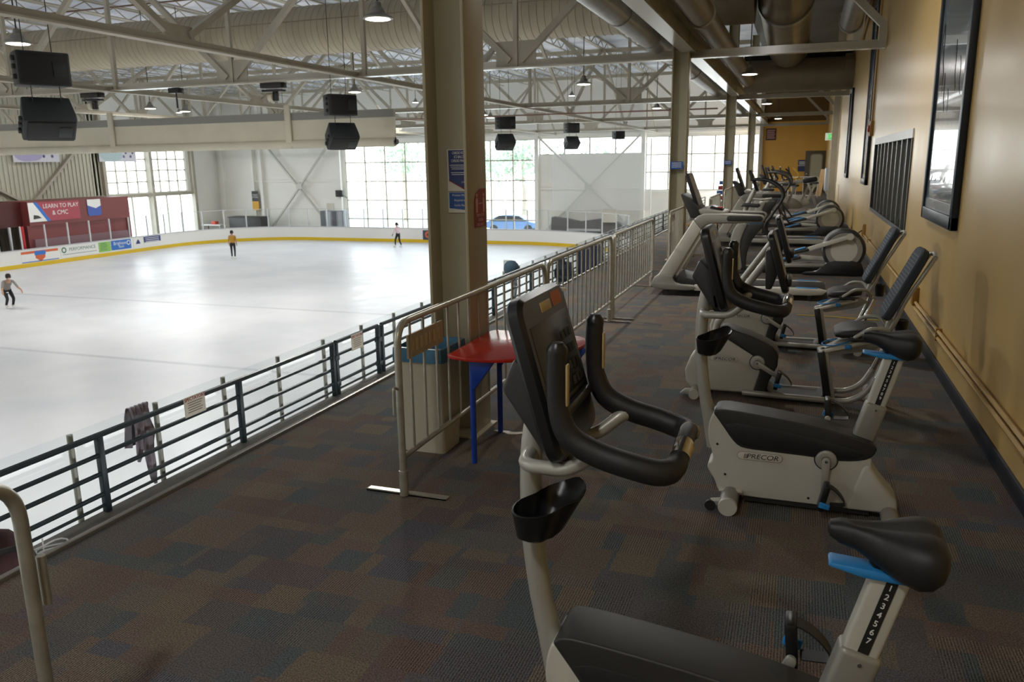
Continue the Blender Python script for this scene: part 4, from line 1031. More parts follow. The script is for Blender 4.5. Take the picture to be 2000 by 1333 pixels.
# ------------------------------------------------------------------ along the ochre wall
def poster_mat(name, c): return mat(name, c, 0.16, coat=0.8, spec=0.6)
PG = poster_mat('print_grey', '76828a'); PD = poster_mat('print_silhouette', '23282c'); PW = poster_mat('print_white', 'c9cdd0'); PM = poster_mat('print_mid', '4b545a')
def poster(y0, y1, z0, z1, label, seed, top=PG):
    rnd = random.Random(seed)
    t = thing('framed_poster', label, 'poster', (WX, (y0 + y1) / 2, z0), 0, 'tall framed posters on the ochre wall')
    w = (y1 - y0) / 2; h = z1 - z0; f = 0.09
    MB().bb(-0.06, 0, -w, w, 0, f * 1.3).bb(-0.06, 0, -w, w, h - f, h).bb(-0.06, 0, -w, -w + f, 0, h).bb(-0.06, 0, w - f, w, 0, h).build('frame', M['frame'], t, bevel=0.01)
    MB().bb(-0.035, -0.01, -w + 0.05, w - 0.05, 0.05, h - 0.05).build('print', top, t)
    MB().bb(-0.039, -0.035, -w + f, w - f, f * 1.3, f * 1.3 + 0.09).build('caption_band', PW, t)
    k = 0
    for i in range(6):
        y = -w + f + 0.15 + (2 * w - 2 * f - 0.3) * i / 5; hh = rnd.uniform(0.95, 1.5); s = rnd.uniform(0.1, 0.16)
        prof = chaikin([(y - s * 1.2, 0.28), (y + s * 1.2, 0.28), (y + s * 1.4, hh * 0.55), (y + s * 1.5, hh * 0.85), (y + s * 0.5, hh * 0.95), (y + s * 0.55, hh * 1.08), (y, hh * 1.2), (y - s * 0.55, hh * 1.08), (y - s * 0.5, hh * 0.95), (y - s * 1.5, hh * 0.85), (y - s * 1.4, hh * 0.55)], 2)
        prof = [(max(-w + f + 0.005, min(w - f - 0.005, a)), b_ + 0.1) for a, b_ in prof]
        MB().prism(prof, -0.0375 - 0.0003 * i, -0.035, 'yz').build('silhouette', PD if i % 3 else PM, t)
    return t
poster(7.53, 9.3, 1.29, 4.95, 'nearest tall framed poster, showing dark figures, on the ochre wall', 3)
poster(17.67, 18.88, 1.36, 4.95, 'second tall framed poster, just beyond the barred wall opening', 5)
poster(25.1, 26.3, 1.34, 3.82, 'third tall framed poster, before the wide cross duct meets the wall', 9)
M['barz'] = mat('bar_grey', '6f7068', 0.35, metal=0.5)
t = thing('barred_window', 'wide dark opening with vertical bars between the first two posters', 'window', (WX, 13.75, 0.94))
MB().bb(0.14, 0.16, -2.75, 2.75, 0, 1.3).build('dark_backing', M['dark'], t)
MB().bb(-0.015, 0.1, -2.75, 2.75, 1.19, 1.3).build('top_rail', M['pp'], t); MB().bb(-0.015, 0.1, -2.75, 2.75, 0.0, 0.06).build('bottom_rail', M['charcoal'], t)
for s in (-1, 1): MB().bb(-0.015, 0.1, s * 2.72 - 0.03, s * 2.72 + 0.03, 0.06, 1.19).build('side_rail', M['charcoal'], t)
for i in range(1, 9): MB().bb(0.0, 0.04, -2.75 + i * 5.5 / 9 - 0.03, -2.75 + i * 5.5 / 9 + 0.03, 0.05, 1.2).build('bar', M['barz'], t)
def outlet(y, z, label, s=0.06):
    t = thing('outlet_box', label, 'outlet', (WX, y, z), 0, 'ochre boxes on the wall')
    MB().bb(-0.06, 0, -s, s, -s * 1.3, s * 1.3).build('box_body', M['ochre'], t, bevel=0.006)
    MB().bb(-0.064, -0.06, -s * 0.8, s * 0.8, -s, s).build('face_plate', M['ochre'], t, bevel=0.002)
    return t
outlet(9.36, 0.45, 'ochre outlet box where the two wall conduits start', 0.075)
outlet(17.26, 0.5, 'ochre outlet box with a black cord, further along the wall', 0.09)
outlet(17.42, 2.45, 'ochre alarm box high on the wall below the vertical conduit', 0.11)
tag(MB().lathe([(0.05, -0.1), (0.07, -0.08), (0.07, -0.06)], (WX, 17.42, 2.45), 'x', 14).build('alarm_button', mat('alarm_red', 'a33327', 0.4), None), 'red button on the ochre alarm box high on the wall', 'button')
tag(MB().tube(spline([(WX - 0.065, 17.2, 0.5), (WX - 0.14, 17.15, 0.42), (WX - 0.12, 16.9, 0.2), (WX - 0.05, 17.0, 0.02)], 6), 0.012, 8).build('power_cord', M['black'], None), 'black power cord hanging from the further outlet box', 'cord')
for y0, y1, z, w in ((YB, 9.3, 0.33, 'lower ochre conduit along the wall foot towards the camera'), (YB, 9.3, 0.39, 'upper ochre conduit along the wall foot towards the camera'), (9.4, 17.2, 0.42, 'thin ochre conduit linking the two outlet boxes')):
    t = thing('wall_conduit', w, 'conduit', (WX - 0.03, 0, z), 0, 'ochre conduits on the wall')
    MB().tube([(0, y0, 0), (0, y1, 0)], 0.016 if y1 < 10 else 0.012, 8).build('pipe', M['conduit'], t)
    for k in range(3):
        y = max(y0, 0) + (y1 - max(y0, 0)) * (k + 0.5) / 3; MB().bb(-0.02, 0.03, y - 0.012, y + 0.012, -0.026, 0.026).build('clip', M['ochre'], t)
tag(MB().tube([(WX - 0.03, 17.42, 2.55), (WX - 0.03, 17.38, 5.0), (WX - 0.03, 17.35, 7.2)], 0.022, 8).build('wall_conduit', M['conduit'], None), 'ochre conduit rising up the wall from the alarm box', 'conduit', 'ochre conduits on the wall')
tag(MB().bb(WX - 0.012, WX, 30.5, 33.0, 0.4, 1.0).build('wall_access_panel', M['wall'], None), 'flush ochre access panel low on the wall past the third poster', 'panel')
# dark doorway on the ochre wall, steel post and exit sign
t = struct(MB().bb(WX - 0.05, WX + 0.02, 34.5, 42.0, 0, 2.3).build('door_2', mat('dark_door_leaf', '3a3629', 0.5), bevel=0.01))
MB().bb(-0.0, 0.02, 0, 0, 0, 0).build('door_panel', M['dark'], t) if False else None
tag(MB().bb(WX - 0.25, WX - 0.02, 33.9, 34.15, 0, 7.2).build('wall_post', M['steel'], None), 'grey steel post standing against the ochre wall by the dark doors', 'post')
tag(MB().bb(WX - 0.32, WX - 0.05, 36.5, 37.6, 0.55, 1.5).build('wall_cabinet', M['pp'], None, bevel=0.02), 'pale wall cabinet before the dark doors', 'cabinet')
t = thing('exit_sign', 'green exit sign projecting from the ochre wall', 'exit sign', (0.99, 34.2, 2.72))
MB().bb(-0.22, 0.22, -0.03, 0.03, -0.14, 0.14).build('sign_box', mat('exit_white', 'd4dccb', 0.4, emit='cfe6c8', estr=0.25), t, bevel=0.01)
MB().bb(-0.13, 0.15, -0.034, -0.03, -0.1, 0.1).build('green_field', mat('exit_green', '5fc06a', 0.4, emit='63c96f', estr=0.6), t)
lettering('EXIT', 0.15, mat('exit_letter', '9fe0a4', 0.4, emit='a9e6ad', estr=0.6), t, (0.01, -0.036, 0), (1, 0, 0), (0, 0, 1))
# end wall: door, notices
d = struct(MB().bb(0.14, 1.3, 50.93, 51.0, 0.0, 2.34).build('door_1', mat('olive_door', '57503a', 0.5), bevel=0.01))
MB().prism([(p[0] + 0.755, p[1] + 1.21) for p in rr(0.3, 0.91, 0, 0.14)], 50.9, 50.93).build('frosted_pane', mat('frosted_glass', 'b9b59d', 0.4), d)
fr = [(p[0] + 0.755, p[1] + 1.21) for p in rr(0.355, 0.965, 0, 0.17)]
MB().prism(fr, 50.915, 50.935).build('pane_surround', mat('door_trim', '8a8468', 0.5), d)
MB().lathe([(0.0, -0.05), (0.035, -0.05), (0.035, -0.02), (0.015, -0.02), (0.015, 0.0)], (0.26, 50.93, 1.02), 'y', 12).build('door_handle', M['chrome'], d)
t = thing('wall_notice', 'brown lettered notice high on the yellow end wall', 'notice', (-1.86, 50.99, 3.33))
MB().bb(-0.29, 0.29, -0.02, 0, -0.34, 0.34).build('sheet', M['signbrown'], t)
for i in range(5): MB().bb(-0.23, 0.23 - 0.04 * (i % 2), -0.024, -0.02, 0.2 - i * 0.11, 0.26 - i * 0.11).build('text_line', M['rose'], t)
t = thing('wall_notice', 'navy and white notice beside the olive door on the yellow wall', 'notice', (-0.03, 50.99, 1.5))
MB().bb(-0.22, 0.22, -0.02, 0, -0.34, 0.32).build('sheet', M['signnavy'], t)
MB().bb(-0.22, 0.22, -0.024, -0.02, -0.02, 0.02).build('white_band', M['paper'], t)
for i in range(2): MB().bb(-0.16, 0.16, -0.024, -0.02, 0.17 - i * 0.1, 0.23 - i * 0.1).build('text_line', M['whitetext'], t)
tag(MB().bar((0.84, 44.4, 0.0), (1.06, 44.8, 1.35), 0.3, 0.03).build('leaning_board', M['wood'], None), 'tan wooden board leaning on the wall before the olive door', 'board')
t = thing('white_guard', 'low white tube guard frame standing before the olive door', 'guard frame', (0.3, 43.0, 0))
MB().tube(fillet([(-0.9, 0, 0), (-0.9, 0, 1.0), (0.5, 0, 1.0), (0.5, 0, 0)], 0.15, 6), 0.03, 10).build('frame_tube', M['board'], t)
for x in (-0.55, -0.2, 0.15): MB().tube([(x, 0, 0.1), (x, 0, 1.0)], 0.02, 8).build('upright_bar', M['board'], t)
MB().tube([(-0.9, 0, 0.1), (0.5, 0, 0.1)], 0.02, 8).build('lower_rail', M['board'], t)
# ------------------------------------------------------------------ exercise machines (all face the rink, -x)
def slab(w, p0, p1, th, r=0.05, n=5, ycut=0.0):
    """rounded tablet in the plane spanned by y and the slanted line p0 (top) - p1 (bottom) in x,z; returns an MB"""
    a = Vector((p0[0], 0, p0[1])); b = Vector((p1[0], 0, p1[1])); v = (a - b); L = v.length; v.normalize()
    u = Vector((0, 1, 0)); nrm = Vector((v.z, 0, -v.x))
    if nrm.x < 0: nrm = -nrm
    c = (a + b) / 2
    def ring(s, off):
        out = []
        for (sx_, sy_, a0) in ((1, 1, 0), (-1, 1, 90), (-1, -1, 180), (1, -1, 270)):
            for k in range(n + 1):
                t = math.radians(a0 + 90 * k / n)
                out.append(c + u * (sx_ * (w - r) + (r - s) * math.cos(t)) + v * (sy_ * (L / 2 - r) + (r - s) * math.sin(t)) + nrm * off)
        return out
    e = min(0.012, th * 0.3)
    m = MB(); m.rings([ring(e, -th / 2), ring(0, -th / 2 + e), ring(0, th / 2 - e), ring(e, th / 2)])
    return m, c, v, nrm
def rect_on(mb, c, v, nrm, y0, y1, v0, v1, off, th=0.002):
    q = [c + Vector((0, y, 0)) + v * k + nrm * off for y, k in ((y0, v0), (y1, v0), (y1, v1), (y0, v1))]
    p = [a + nrm * th for a in q]
    return mb.rings([q, p])
def section(x, zt, zb, hw, n=20, top=2.6, y=0.0):
    out = []
    for k in range(n):
        a = 2 * math.pi * k / n; ca, sa = math.cos(a), math.sin(a)
        yy = hw * math.copysign(abs(ca) ** (2 / top), ca); zz = math.copysign(abs(sa) ** (2 / top), sa)
        out.append((x, y + yy, (zt + zb) / 2 + (zt - zb) / 2 * zz))
    return out

SHELL = [(-0.384, 0.53), (-0.405, 0.47), (-0.41, 0.39), (-0.386, 0.31), (-0.372, 0.245), (-0.41, 0.216), (-0.395, 0.18), (-0.362, 0.13), (-0.338, 0.06),
         (-0.21, 0.05), (0.18, 0.05), (0.44, 0.05), (0.57, 0.075), (0.575, 0.115), (0.53, 0.17), (0.475, 0.235), (0.44, 0.3), (0.44, 0.36), (0.2, 0.37), (-0.1, 0.38), (-0.24, 0.42), (-0.32, 0.5)]
COVER = [(-0.385, 0.527), (-0.36, 0.548), (-0.31, 0.552), (-0.07, 0.529), (0.171, 0.497), (0.352, 0.456), (0.455, 0.425), (0.462, 0.39), (0.43, 0.345), (0.36, 0.323), (0.262, 0.315),
         (0.164, 0.324), (-0.097, 0.331), (-0.186, 0.333), (-0.24, 0.343), (-0.282, 0.385), (-0.323, 0.444), (-0.376, 0.515)]
def logo(t, x, z, y, w=0.235, m=None):
    hw, hh = w / 2, w * 0.088
    p = MB()
    pr = []
    for sx_, a0 in ((1, -90), (-1, 90)):
        for k in range(9):
            a = math.radians(a0 + 180 * k / 8); pr.append((x + sx_ * (hw - hh) + hh * math.cos(a), z + hh * math.sin(a)))
    pl = p.prism(pr, y - 0.004, y, 'xz').build('logo_plate', M['logo'], t, bevel=0.0015)
    MB().prism([(x + (a_ - x) * 1.03, z + (b_ - z) * 1.14) for a_, b_ in pr], y - 0.002, y, 'xz').build('plate_rim', M['logorim'], pl)
    lettering('PRECOR', w * 0.17, M['darktext'], pl, (x + w * 0.06, y - 0.0045, z), (1, 0, 0), (0, 0, 1), shear=0.22, spacing=0.98, depth=0.0006, sx=1.15)
    b = MB()
    for i in range(3):
        xx = x - w * 0.36 + i * w * 0.03; b.prism([(xx, z - w * 0.06), (xx + w * 0.012, z - w * 0.06), (xx + w * 0.032, z + w * 0.06), (xx + w * 0.02, z + w * 0.06)], y - 0.0052, y - 0.004, 'xz')
    b.build('stripe_mark', M['darktext'], pl)
def crank_set(t, cx_, cz, yn, ang_near, L=0.165, r=0.056):
    for s, a in ((-1, ang_near), (1, ang_near + math.pi)):
        y0 = s * yn
        h = MB().lathe([(0.0, 0.0), (r * 0.35, 0.0), (r * 0.4, 0.006), (r * 0.75, 0.008), (r * 0.92, 0.004), (r, -0.006), (r, -0.022)], seg=28)
        h.xf(Matrix.Translation((cx_, y0, cz)) @ (Matrix.Rotation(math.radians(90), 4, 'X') if s < 0 else Matrix.Rotation(math.radians(-90), 4, 'X')))
        hub = h.build('crank_hub', M['mast'], t)
        MB().lathe([(0.0, 0.004), (r * 1.1, 0.004), (r * 1.1, -0.004), (0.0, -0.004)], (cx_, s * (yn - 0.014), cz), 'y', 28).build('hub_ring', M['blackgloss'], hub)
        ex, ez = cx_ + L * math.cos(a), cz + L * math.sin(a)
        ya = y0 + s * 0.02
        dx, dz = math.cos(a), math.sin(a); nx, nz = -dz, dx
        pr = []
        for (px, pz, rr_, a0) in ((cx_, cz, 0.021, a + math.pi / 2), (ex, ez, 0.016, a - math.pi / 2)):
            for k in range(9):
                q = a0 + math.pi * k / 8; pr.append((px + rr_ * math.cos(q), pz + rr_ * math.sin(q)))
        c = MB().prism(pr, ya - 0.009, ya + 0.009).build('crank_arm', M['mast'], t, bevel=0.003)
        MB().cyl((cx_, ya - s * 0.002, cz), (cx_, ya + s * 0.012, cz), 0.008, 12).build('crank_bolt', M['chrome'], c)
        yp = ya + s * 0.06
        MB().cyl((ex, ya, ez), (ex, yp + s * 0.04, ez), 0.008, 8).build('pedal_axle', M['chrome'], c)
        tilt = math.radians(78 if s < 0 else 95)
        R = Matrix.Rotation(-tilt, 3, 'Y')
        pz = Vector((ex, yp, ez - 0.01 if s < 0 else ez + 0.03))
        ped = MB().box(pz, (0.15, 0.09, 0.034), R).build('pedal', M['blackgloss'], t, bevel=0.01)
        path = []
        for k in range(13):
            q = math.radians(-80 + 180 * k / 12)
            path.append(pz + R @ Vector((0.02 * math.cos(k * 0.5), 0, 0)) + Vector((0.012 + 0.095 * math.cos(q), s * 0.0, 0.055 * math.sin(q) - 0.01)))
        b = MB()
        for w0 in (0,):
            rs = []
            for k, p in enumerate(path):
                rs.append([(p.x, p.y - 0.028, p.z), (p.x, p.y + 0.028, p.z), (p.x + 0.004, p.y + 0.028, p.z + 0.004), (p.x + 0.004, p.y - 0.028, p.z + 0.004)])
            b.rings(rs)
        b.build('toe_strap', M['black'], ped)
        MB().box(pz + Vector((0.004, s * 0.047, -0.035)), (0.055, 0.014, 0.032), Matrix.Rotation(math.radians(12), 3, 'Y')).build('blue_clip', M['blue'], ped, bevel=0.005)

def upright_bike(loc, label, drop, digits, sticker=False, ang=-1.59, cap=None):
    t = thing('upright_bike', label, 'exercise bike', loc, 0, 'upright exercise bikes')
    hw = 0.088
    MB().prism(chaikin(SHELL, 1), -hw, hw).build('body_shell', M['shell'], t, bevel=0.018, seg=3)
    cov = MB().prism(chaikin(COVER, 1), -hw - 0.006, hw + 0.006).build('top_cover', M['charcoal'], t, bevel=0.02, seg=3)
    inset = [(-0.33, 0.485), (-0.06, 0.462), (0.17, 0.43), (0.35, 0.395), (0.41, 0.37), (0.36, 0.335), (0.26, 0.328), (-0.09, 0.345), (-0.18, 0.348), (-0.235, 0.36), (-0.275, 0.4)]
    MB().prism(chaikin(inset, 1), -hw - 0.009, hw + 0.009).build('side_inlay', M['black'], cov, bevel=0.004)
    b = MB()
    for x, z in ((-0.355, 0.345), (-0.305, 0.17), (0.14, 0.085), (0.47, 0.13)): b.cyl((x, -hw - 0.003, z), (x, -hw + 0.01, z), 0.0065, 10)
    b.build('screw_hole', M['dark'], t)
    logo(t, -0.125, 0.293, -hw)
    # mast
    MB().tube(spline([(-0.385, 0, 0.3), (-0.42, 0, 0.50), (-0.447, 0, 0.63), (-0.47, 0, 0.82), (-0.474, 0, 1.02), (-0.462, 0, 1.16), (-0.44, 0, 1.22)], 5), [0.036, 0.034, 0.033, 0.032], 20).build('mast', M['mast'], t)
    # console
    m, c, v, nrm = slab(0.2, (-0.465, 1.55), (-0.343, 1.115), 0.05, 0.055)
    con = m.build('console', M['blackgloss'], t)
    rect_on(MB(), c, v, nrm, -0.165, 0.165, -0.08, 0.145, 0.0245).build('display', M['screen'], con, bevel=0.002)
    rect_on(MB(), c, v, nrm, -0.045, 0.045, 0.165, 0.192, 0.0245, 0.003).build('badge', M['tan'], con, bevel=0.001)
    if sticker: rect_on(MB(), c, v, nrm, 0.065, 0.15, 0.165, 0.205, 0.0245, 0.002).build('orange_sticker', M['orange'], con)
    b = MB()
    for r_ in range(4):
        for cc in range(3): rect_on(b, c, v, nrm, 0.06 + cc * 0.035, 0.085 + cc * 0.035, -0.07 + r_ * 0.045, -0.045 + r_ * 0.045, 0.0275, 0.0012)
    b.build('keypad', M['charcoal'], con)
    tray = MB(); rect_on(tray, c, v, nrm, -0.15, 0.15, -0.12, -0.095, 0.025, 0.02); tray.build('reading_ledge', M['blackgloss'], con, bevel=0.004)
    MB().prism([(-0.53, 1.285), (-0.49, 1.38), (-0.41, 1.3), (-0.36, 1.12), (-0.405, 1.1), (-0.43, 1.14)], -0.1, 0.1).build('console_back', M['charcoal'], t, bevel=0.015)
    MB().prism([(-0.43, 1.2), (-0.36, 1.2), (-0.325, 1.1), (-0.345, 1.075), (-0.41, 1.1)], -0.1, 0.1).build('console_neck', M['blackgloss'], t, bevel=0.02)
    # handlebar loop
    near = [(-0.335, -0.2, 1.44), (-0.338, -0.2, 1.35), (-0.33, -0.2, 1.27), (-0.3, -0.2, 1.205), (-0.23, -0.2, 1.168), (-0.14, -0.2, 1.145), (-0.07, -0.185, 1.13), (-0.038, -0.145, 1.135), (-0.03, -0.08, 1.16), (-0.028, 0.0, 1.172)]
    far = [(x, -y, z) for x, y, z in near[:-1]][::-1]
    path = spline(near + far, 9); rad = []
    for p in path:
        ay = abs(p.y)
        rad.append(0.026 if p.z > 1.3 else (0.026 + 0.008 * min(1, (1.3 - p.z) / 0.12)) if ay > 0.17 else (0.034 - 0.01 * min(1, (0.17 - ay) / 0.06)))
    hb = MB().tube(path, rad, 16).build('handlebar', M['black'], t)
    for s in (-1, 1):
        MB().lathe([(0.0, 0.012), (0.015, 0.01), (0.027, -0.006), (0.027, -0.02)], (-0.335, s * 0.2, 1.445), 'z', 16).build('end_cap', M['blackgloss'], hb)
        MB().bar((-0.308, s * 0.2, 1.4), (-0.308, s * 0.2, 1.29), 0.02, 0.006, up=(1, 0, 0)).build('pulse_sensor', M['tan'], hb, bevel=0.002)
        q = [p for p in path if 0.05 < s * p.y < 0.112]
        MB().tube(q, 0.0268, 18).build('grip_sensor', M['chrome'], hb)
        MB().tube([p + Vector((0.0045, 0, -0.001)) for p in q[1:-1]], 0.0235, 18).build('grip_pad', M['tan'], hb)
        MB().tube(fillet([(-0.47, 0.0, 1.085), (-0.455, s * 0.13, 1.085), (-0.32, s * 0.145, 1.09), (-0.245, s * 0.175, 1.155), (-0.21, s * 0.2, 1.165)], 0.045, 6), 0.02, 14).build('support_tube', M['mast'], t)
    # cup holder: an open tilted oval scoop clipped to the front of the mast
    R = []
    N = 28
    def oval(z0, sx_, sy_, cx_, cy_, rim):
        out = []
        for k in range(N):
            a = 2 * math.pi * k / N
            x_ = sx_ * math.cos(a); y_ = sy_ * math.sin(a)
            pinch = 1 - 0.22 * math.exp(-((math.cos(a)) / 0.35) ** 2)
            ux, uy = 0.5, 0.866
            y_ *= pinch
            x_, y_ = x_ * ux + y_ * uy, x_ * uy - y_ * ux
            ca = math.cos(a)
            out.append((cx_ + x_, cy_ + y_, z0 + rim * (0.012 * ca + 0.02 * max(0, ca) ** 6)))
        return out
    for z0, sx_, sy_, rim in ((0.858, 0.05, 0.042, 0.0), (0.874, 0.075, 0.056, 0.3), (0.962, 0.126, 0.078, 1.0), (0.964, 0.122, 0.074, 1.0), (0.88, 0.068, 0.05, 0.3)):
        R.append(oval(z0, sx_, sy_, -0.40 - (0.957 - z0) * 0.25, -0.065 - (0.957 - z0) * 0.25, rim))
    MB().rings(R).build('cup_holder', M['blackgloss'], t)
    # seat post, sleeve and saddle
    def post_prism(p0, p1, hx, hy, name, m, par, bev=0.012):
        a = Vector((p0[0], 0, p0[1])); b2 = Vector((p1[0], 0, p1[1])); d = (b2 - a).normalized(); n_ = Vector((d.z, 0, -d.x))
        rs = []
        for p in (a, b2):
            rs.append([p + n_ * (sx_ * hx) + Vector((0, sy_ * hy, 0)) for sx_, sy_ in ((-1, -1), (1, -1), (1, 1), (-1, 1))])
        return MB().rings(rs).build(name, m, par, bevel=bev, seg=3), a, d, n_
    dz = -drop
    post_prism((0.385, 0.40), (0.447, 0.63), 0.055, 0.042, 'seat_sleeve', M['sleeve'], t, 0.018)
    MB().cyl((0.442, -0.045, 0.6), (0.442, -0.03, 0.6), 0.006, 10).build('lock_bolt', M['chrome'], t)
    top = (0.522 + dz * 0.27, 0.93 + dz)
    sp, a, d, n_ = post_prism((0.43, 0.57), top, 0.046, 0.03, 'seat_post', M['shell'], t, 0.01)
    a = Vector((0.447, 0, 0.63)); Lp = (Vector((top[0], 0, top[1])) - a).length
    b = MB(); q = [a + n_ * k + d * w0 + Vector((0, -0.0305, 0)) for k, w0 in ((-0.012, 0.0), (0.016, 0.0), (0.016, Lp - 0.02), (-0.012, Lp - 0.02))]
    b.rings([q, [p + Vector((0, -0.0015, 0)) for p in q]]).build('number_strip', M['dark'], sp)
    step = (Lp - 0.085) / digits
    for i in range(digits):
        o_ = a + n_ * 0.002 + d * (Lp - 0.072 - i * step) + Vector((0, -0.0325, 0))
        lettering(str(i + 1), 0.024, M['whitetext'], sp, o_, n_, d, name='number')
    sx0, sz0 = 0.0 + dz * 0.27, dz
    secs = []
    for x, zt, zb, hw_ in ((0.345, 1.0, 0.985, 0.012), (0.352, 1.012, 0.972, 0.025), (0.38, 1.019, 0.955, 0.032), (0.42, 1.02, 0.945, 0.038), (0.46, 1.018, 0.922, 0.053), (0.50, 1.017, 0.903, 0.08), (0.54, 1.019, 0.885, 0.108),
                           (0.58, 1.022, 0.876, 0.126), (0.61, 1.022, 0.882, 0.129), (0.635, 1.012, 0.903, 0.115), (0.65, 0.993, 0.93, 0.083), (0.654, 0.98, 0.95, 0.045)):
        ring = section(0.35 + (x - 0.345) * 0.91 + sx0, zt + sz0, zb + sz0, hw_, 28, 2.4)
        ring = [(px, py, pz - 0.012 * math.exp(-(py / 0.02) ** 2) * (pz > zb + sz0 + 0.02) * (x > 0.4) + 0.012 * (abs(py) / 0.116) ** 2 * (x > 0.5) * (pz > (zt + zb) / 2 + sz0)) for px, py, pz in ring]
        secs.append(ring)
    MB().rings(secs).build('saddle', M['black'], t)
    MB().prism([(0.355 + sx0, 0.903 + sz0), (0.36 + sx0, 0.915 + sz0), (0.47 + sx0, 0.908 + sz0), (0.555 + sx0, 0.893 + sz0), (0.555 + sx0, 0.876 + sz0), (0.44 + sx0, 0.883 + sz0)], -0.045, 0.02).build('blue_lever', M['blue'], t, bevel=0.006)
    MB().prism([(0.45 + sx0, 0.925 + sz0), (0.49 + sx0, 0.935 + sz0), (0.555 + sx0, 0.925 + sz0), (0.555 + sx0, 0.9 + sz0), (0.47 + sx0, 0.9 + sz0)], -0.03, 0.03).build('saddle_clamp', M['blackgloss'], t, bevel=0.006)
    # feet
    f = MB().cyl((-0.272, -0.26, 0.05), (-0.272, 0.26, 0.05), 0.05, 22).build('front_foot', M['sleeve'], t)
    for s in (-1, 1): MB().lathe([(0.0, 0), (0.049, 0.0), (0.052, 0.006), (0.052, 0.02)], (0, 0, 0), 'z', 22).xf(Matrix.Translation((-0.272, s * 0.272, 0.05)) @ Matrix.Rotation(math.radians(90 * s), 4, 'X')).build('foot_cap', M['shell'], f)
    for s in (-1, 1):
        wbr = MB().prism([(-0.38, 0.035), (-0.37, 0.06), (-0.29, 0.075), (-0.28, 0.03)], s * 0.2 - 0.02, s * 0.2 + 0.02).build('wheel_bracket', M['mast'], f, bevel=0.006)
        MB().lathe([(0, -0.012), (0.03, -0.012), (0.03, 0.012), (0, 0.012)], (-0.368, s * 0.235 - 0.02 * s, 0.031), 'y', 16).build('transport_wheel', M['black'], f)
    MB().prism([(-0.33, 0.09), (-0.21, 0.09), (-0.2, 0.07), (-0.34, 0.07)], -0.11, 0.11).build('foot_collar', M['shell'], t, bevel=0.01)
    rf = MB().cyl((0.545, -0.26, 0.048), (0.545, 0.26, 0.048), 0.045, 22).build('rear_foot', M['sleeve'], t)
    for s in (-1, 1): MB().lathe([(0.0, 0), (0.045, 0.0), (0.047, 0.006), (0.047, 0.02)], (0, 0, 0), 'z', 22).xf(Matrix.Translation((0.545, s * 0.272, 0.048)) @ Matrix.Rotation(math.radians(90 * s), 4, 'X')).build('foot_cap', M['shell'], rf)
    MB().prism([(0.33, 0.05), (0.585, 0.05), (0.58, 0.12), (0.49, 0.225), (0.43, 0.31), (0.4, 0.3)], -0.1, 0.1).build('rear_flare', M['shell'], t, bevel=0.03, seg=3)
    MB().bb(-0.2, 0.45, -0.07, 0.07, 0.02, 0.06).build('base_rail', M['charcoal'], t)
    crank_set(t, 0.216, 0.318, hw + 0.012, ang)
    return t
upright_bike((0, 4.45, 0), 'second upright exercise bike, whole in view, seat post numbered to nine', 0.0, 9)
upright_bike((-0.222, 2.085, 0), 'nearest upright exercise bike, cut off below, with an orange sticker on its console', 0.033, 7, True, ang=-1.95)

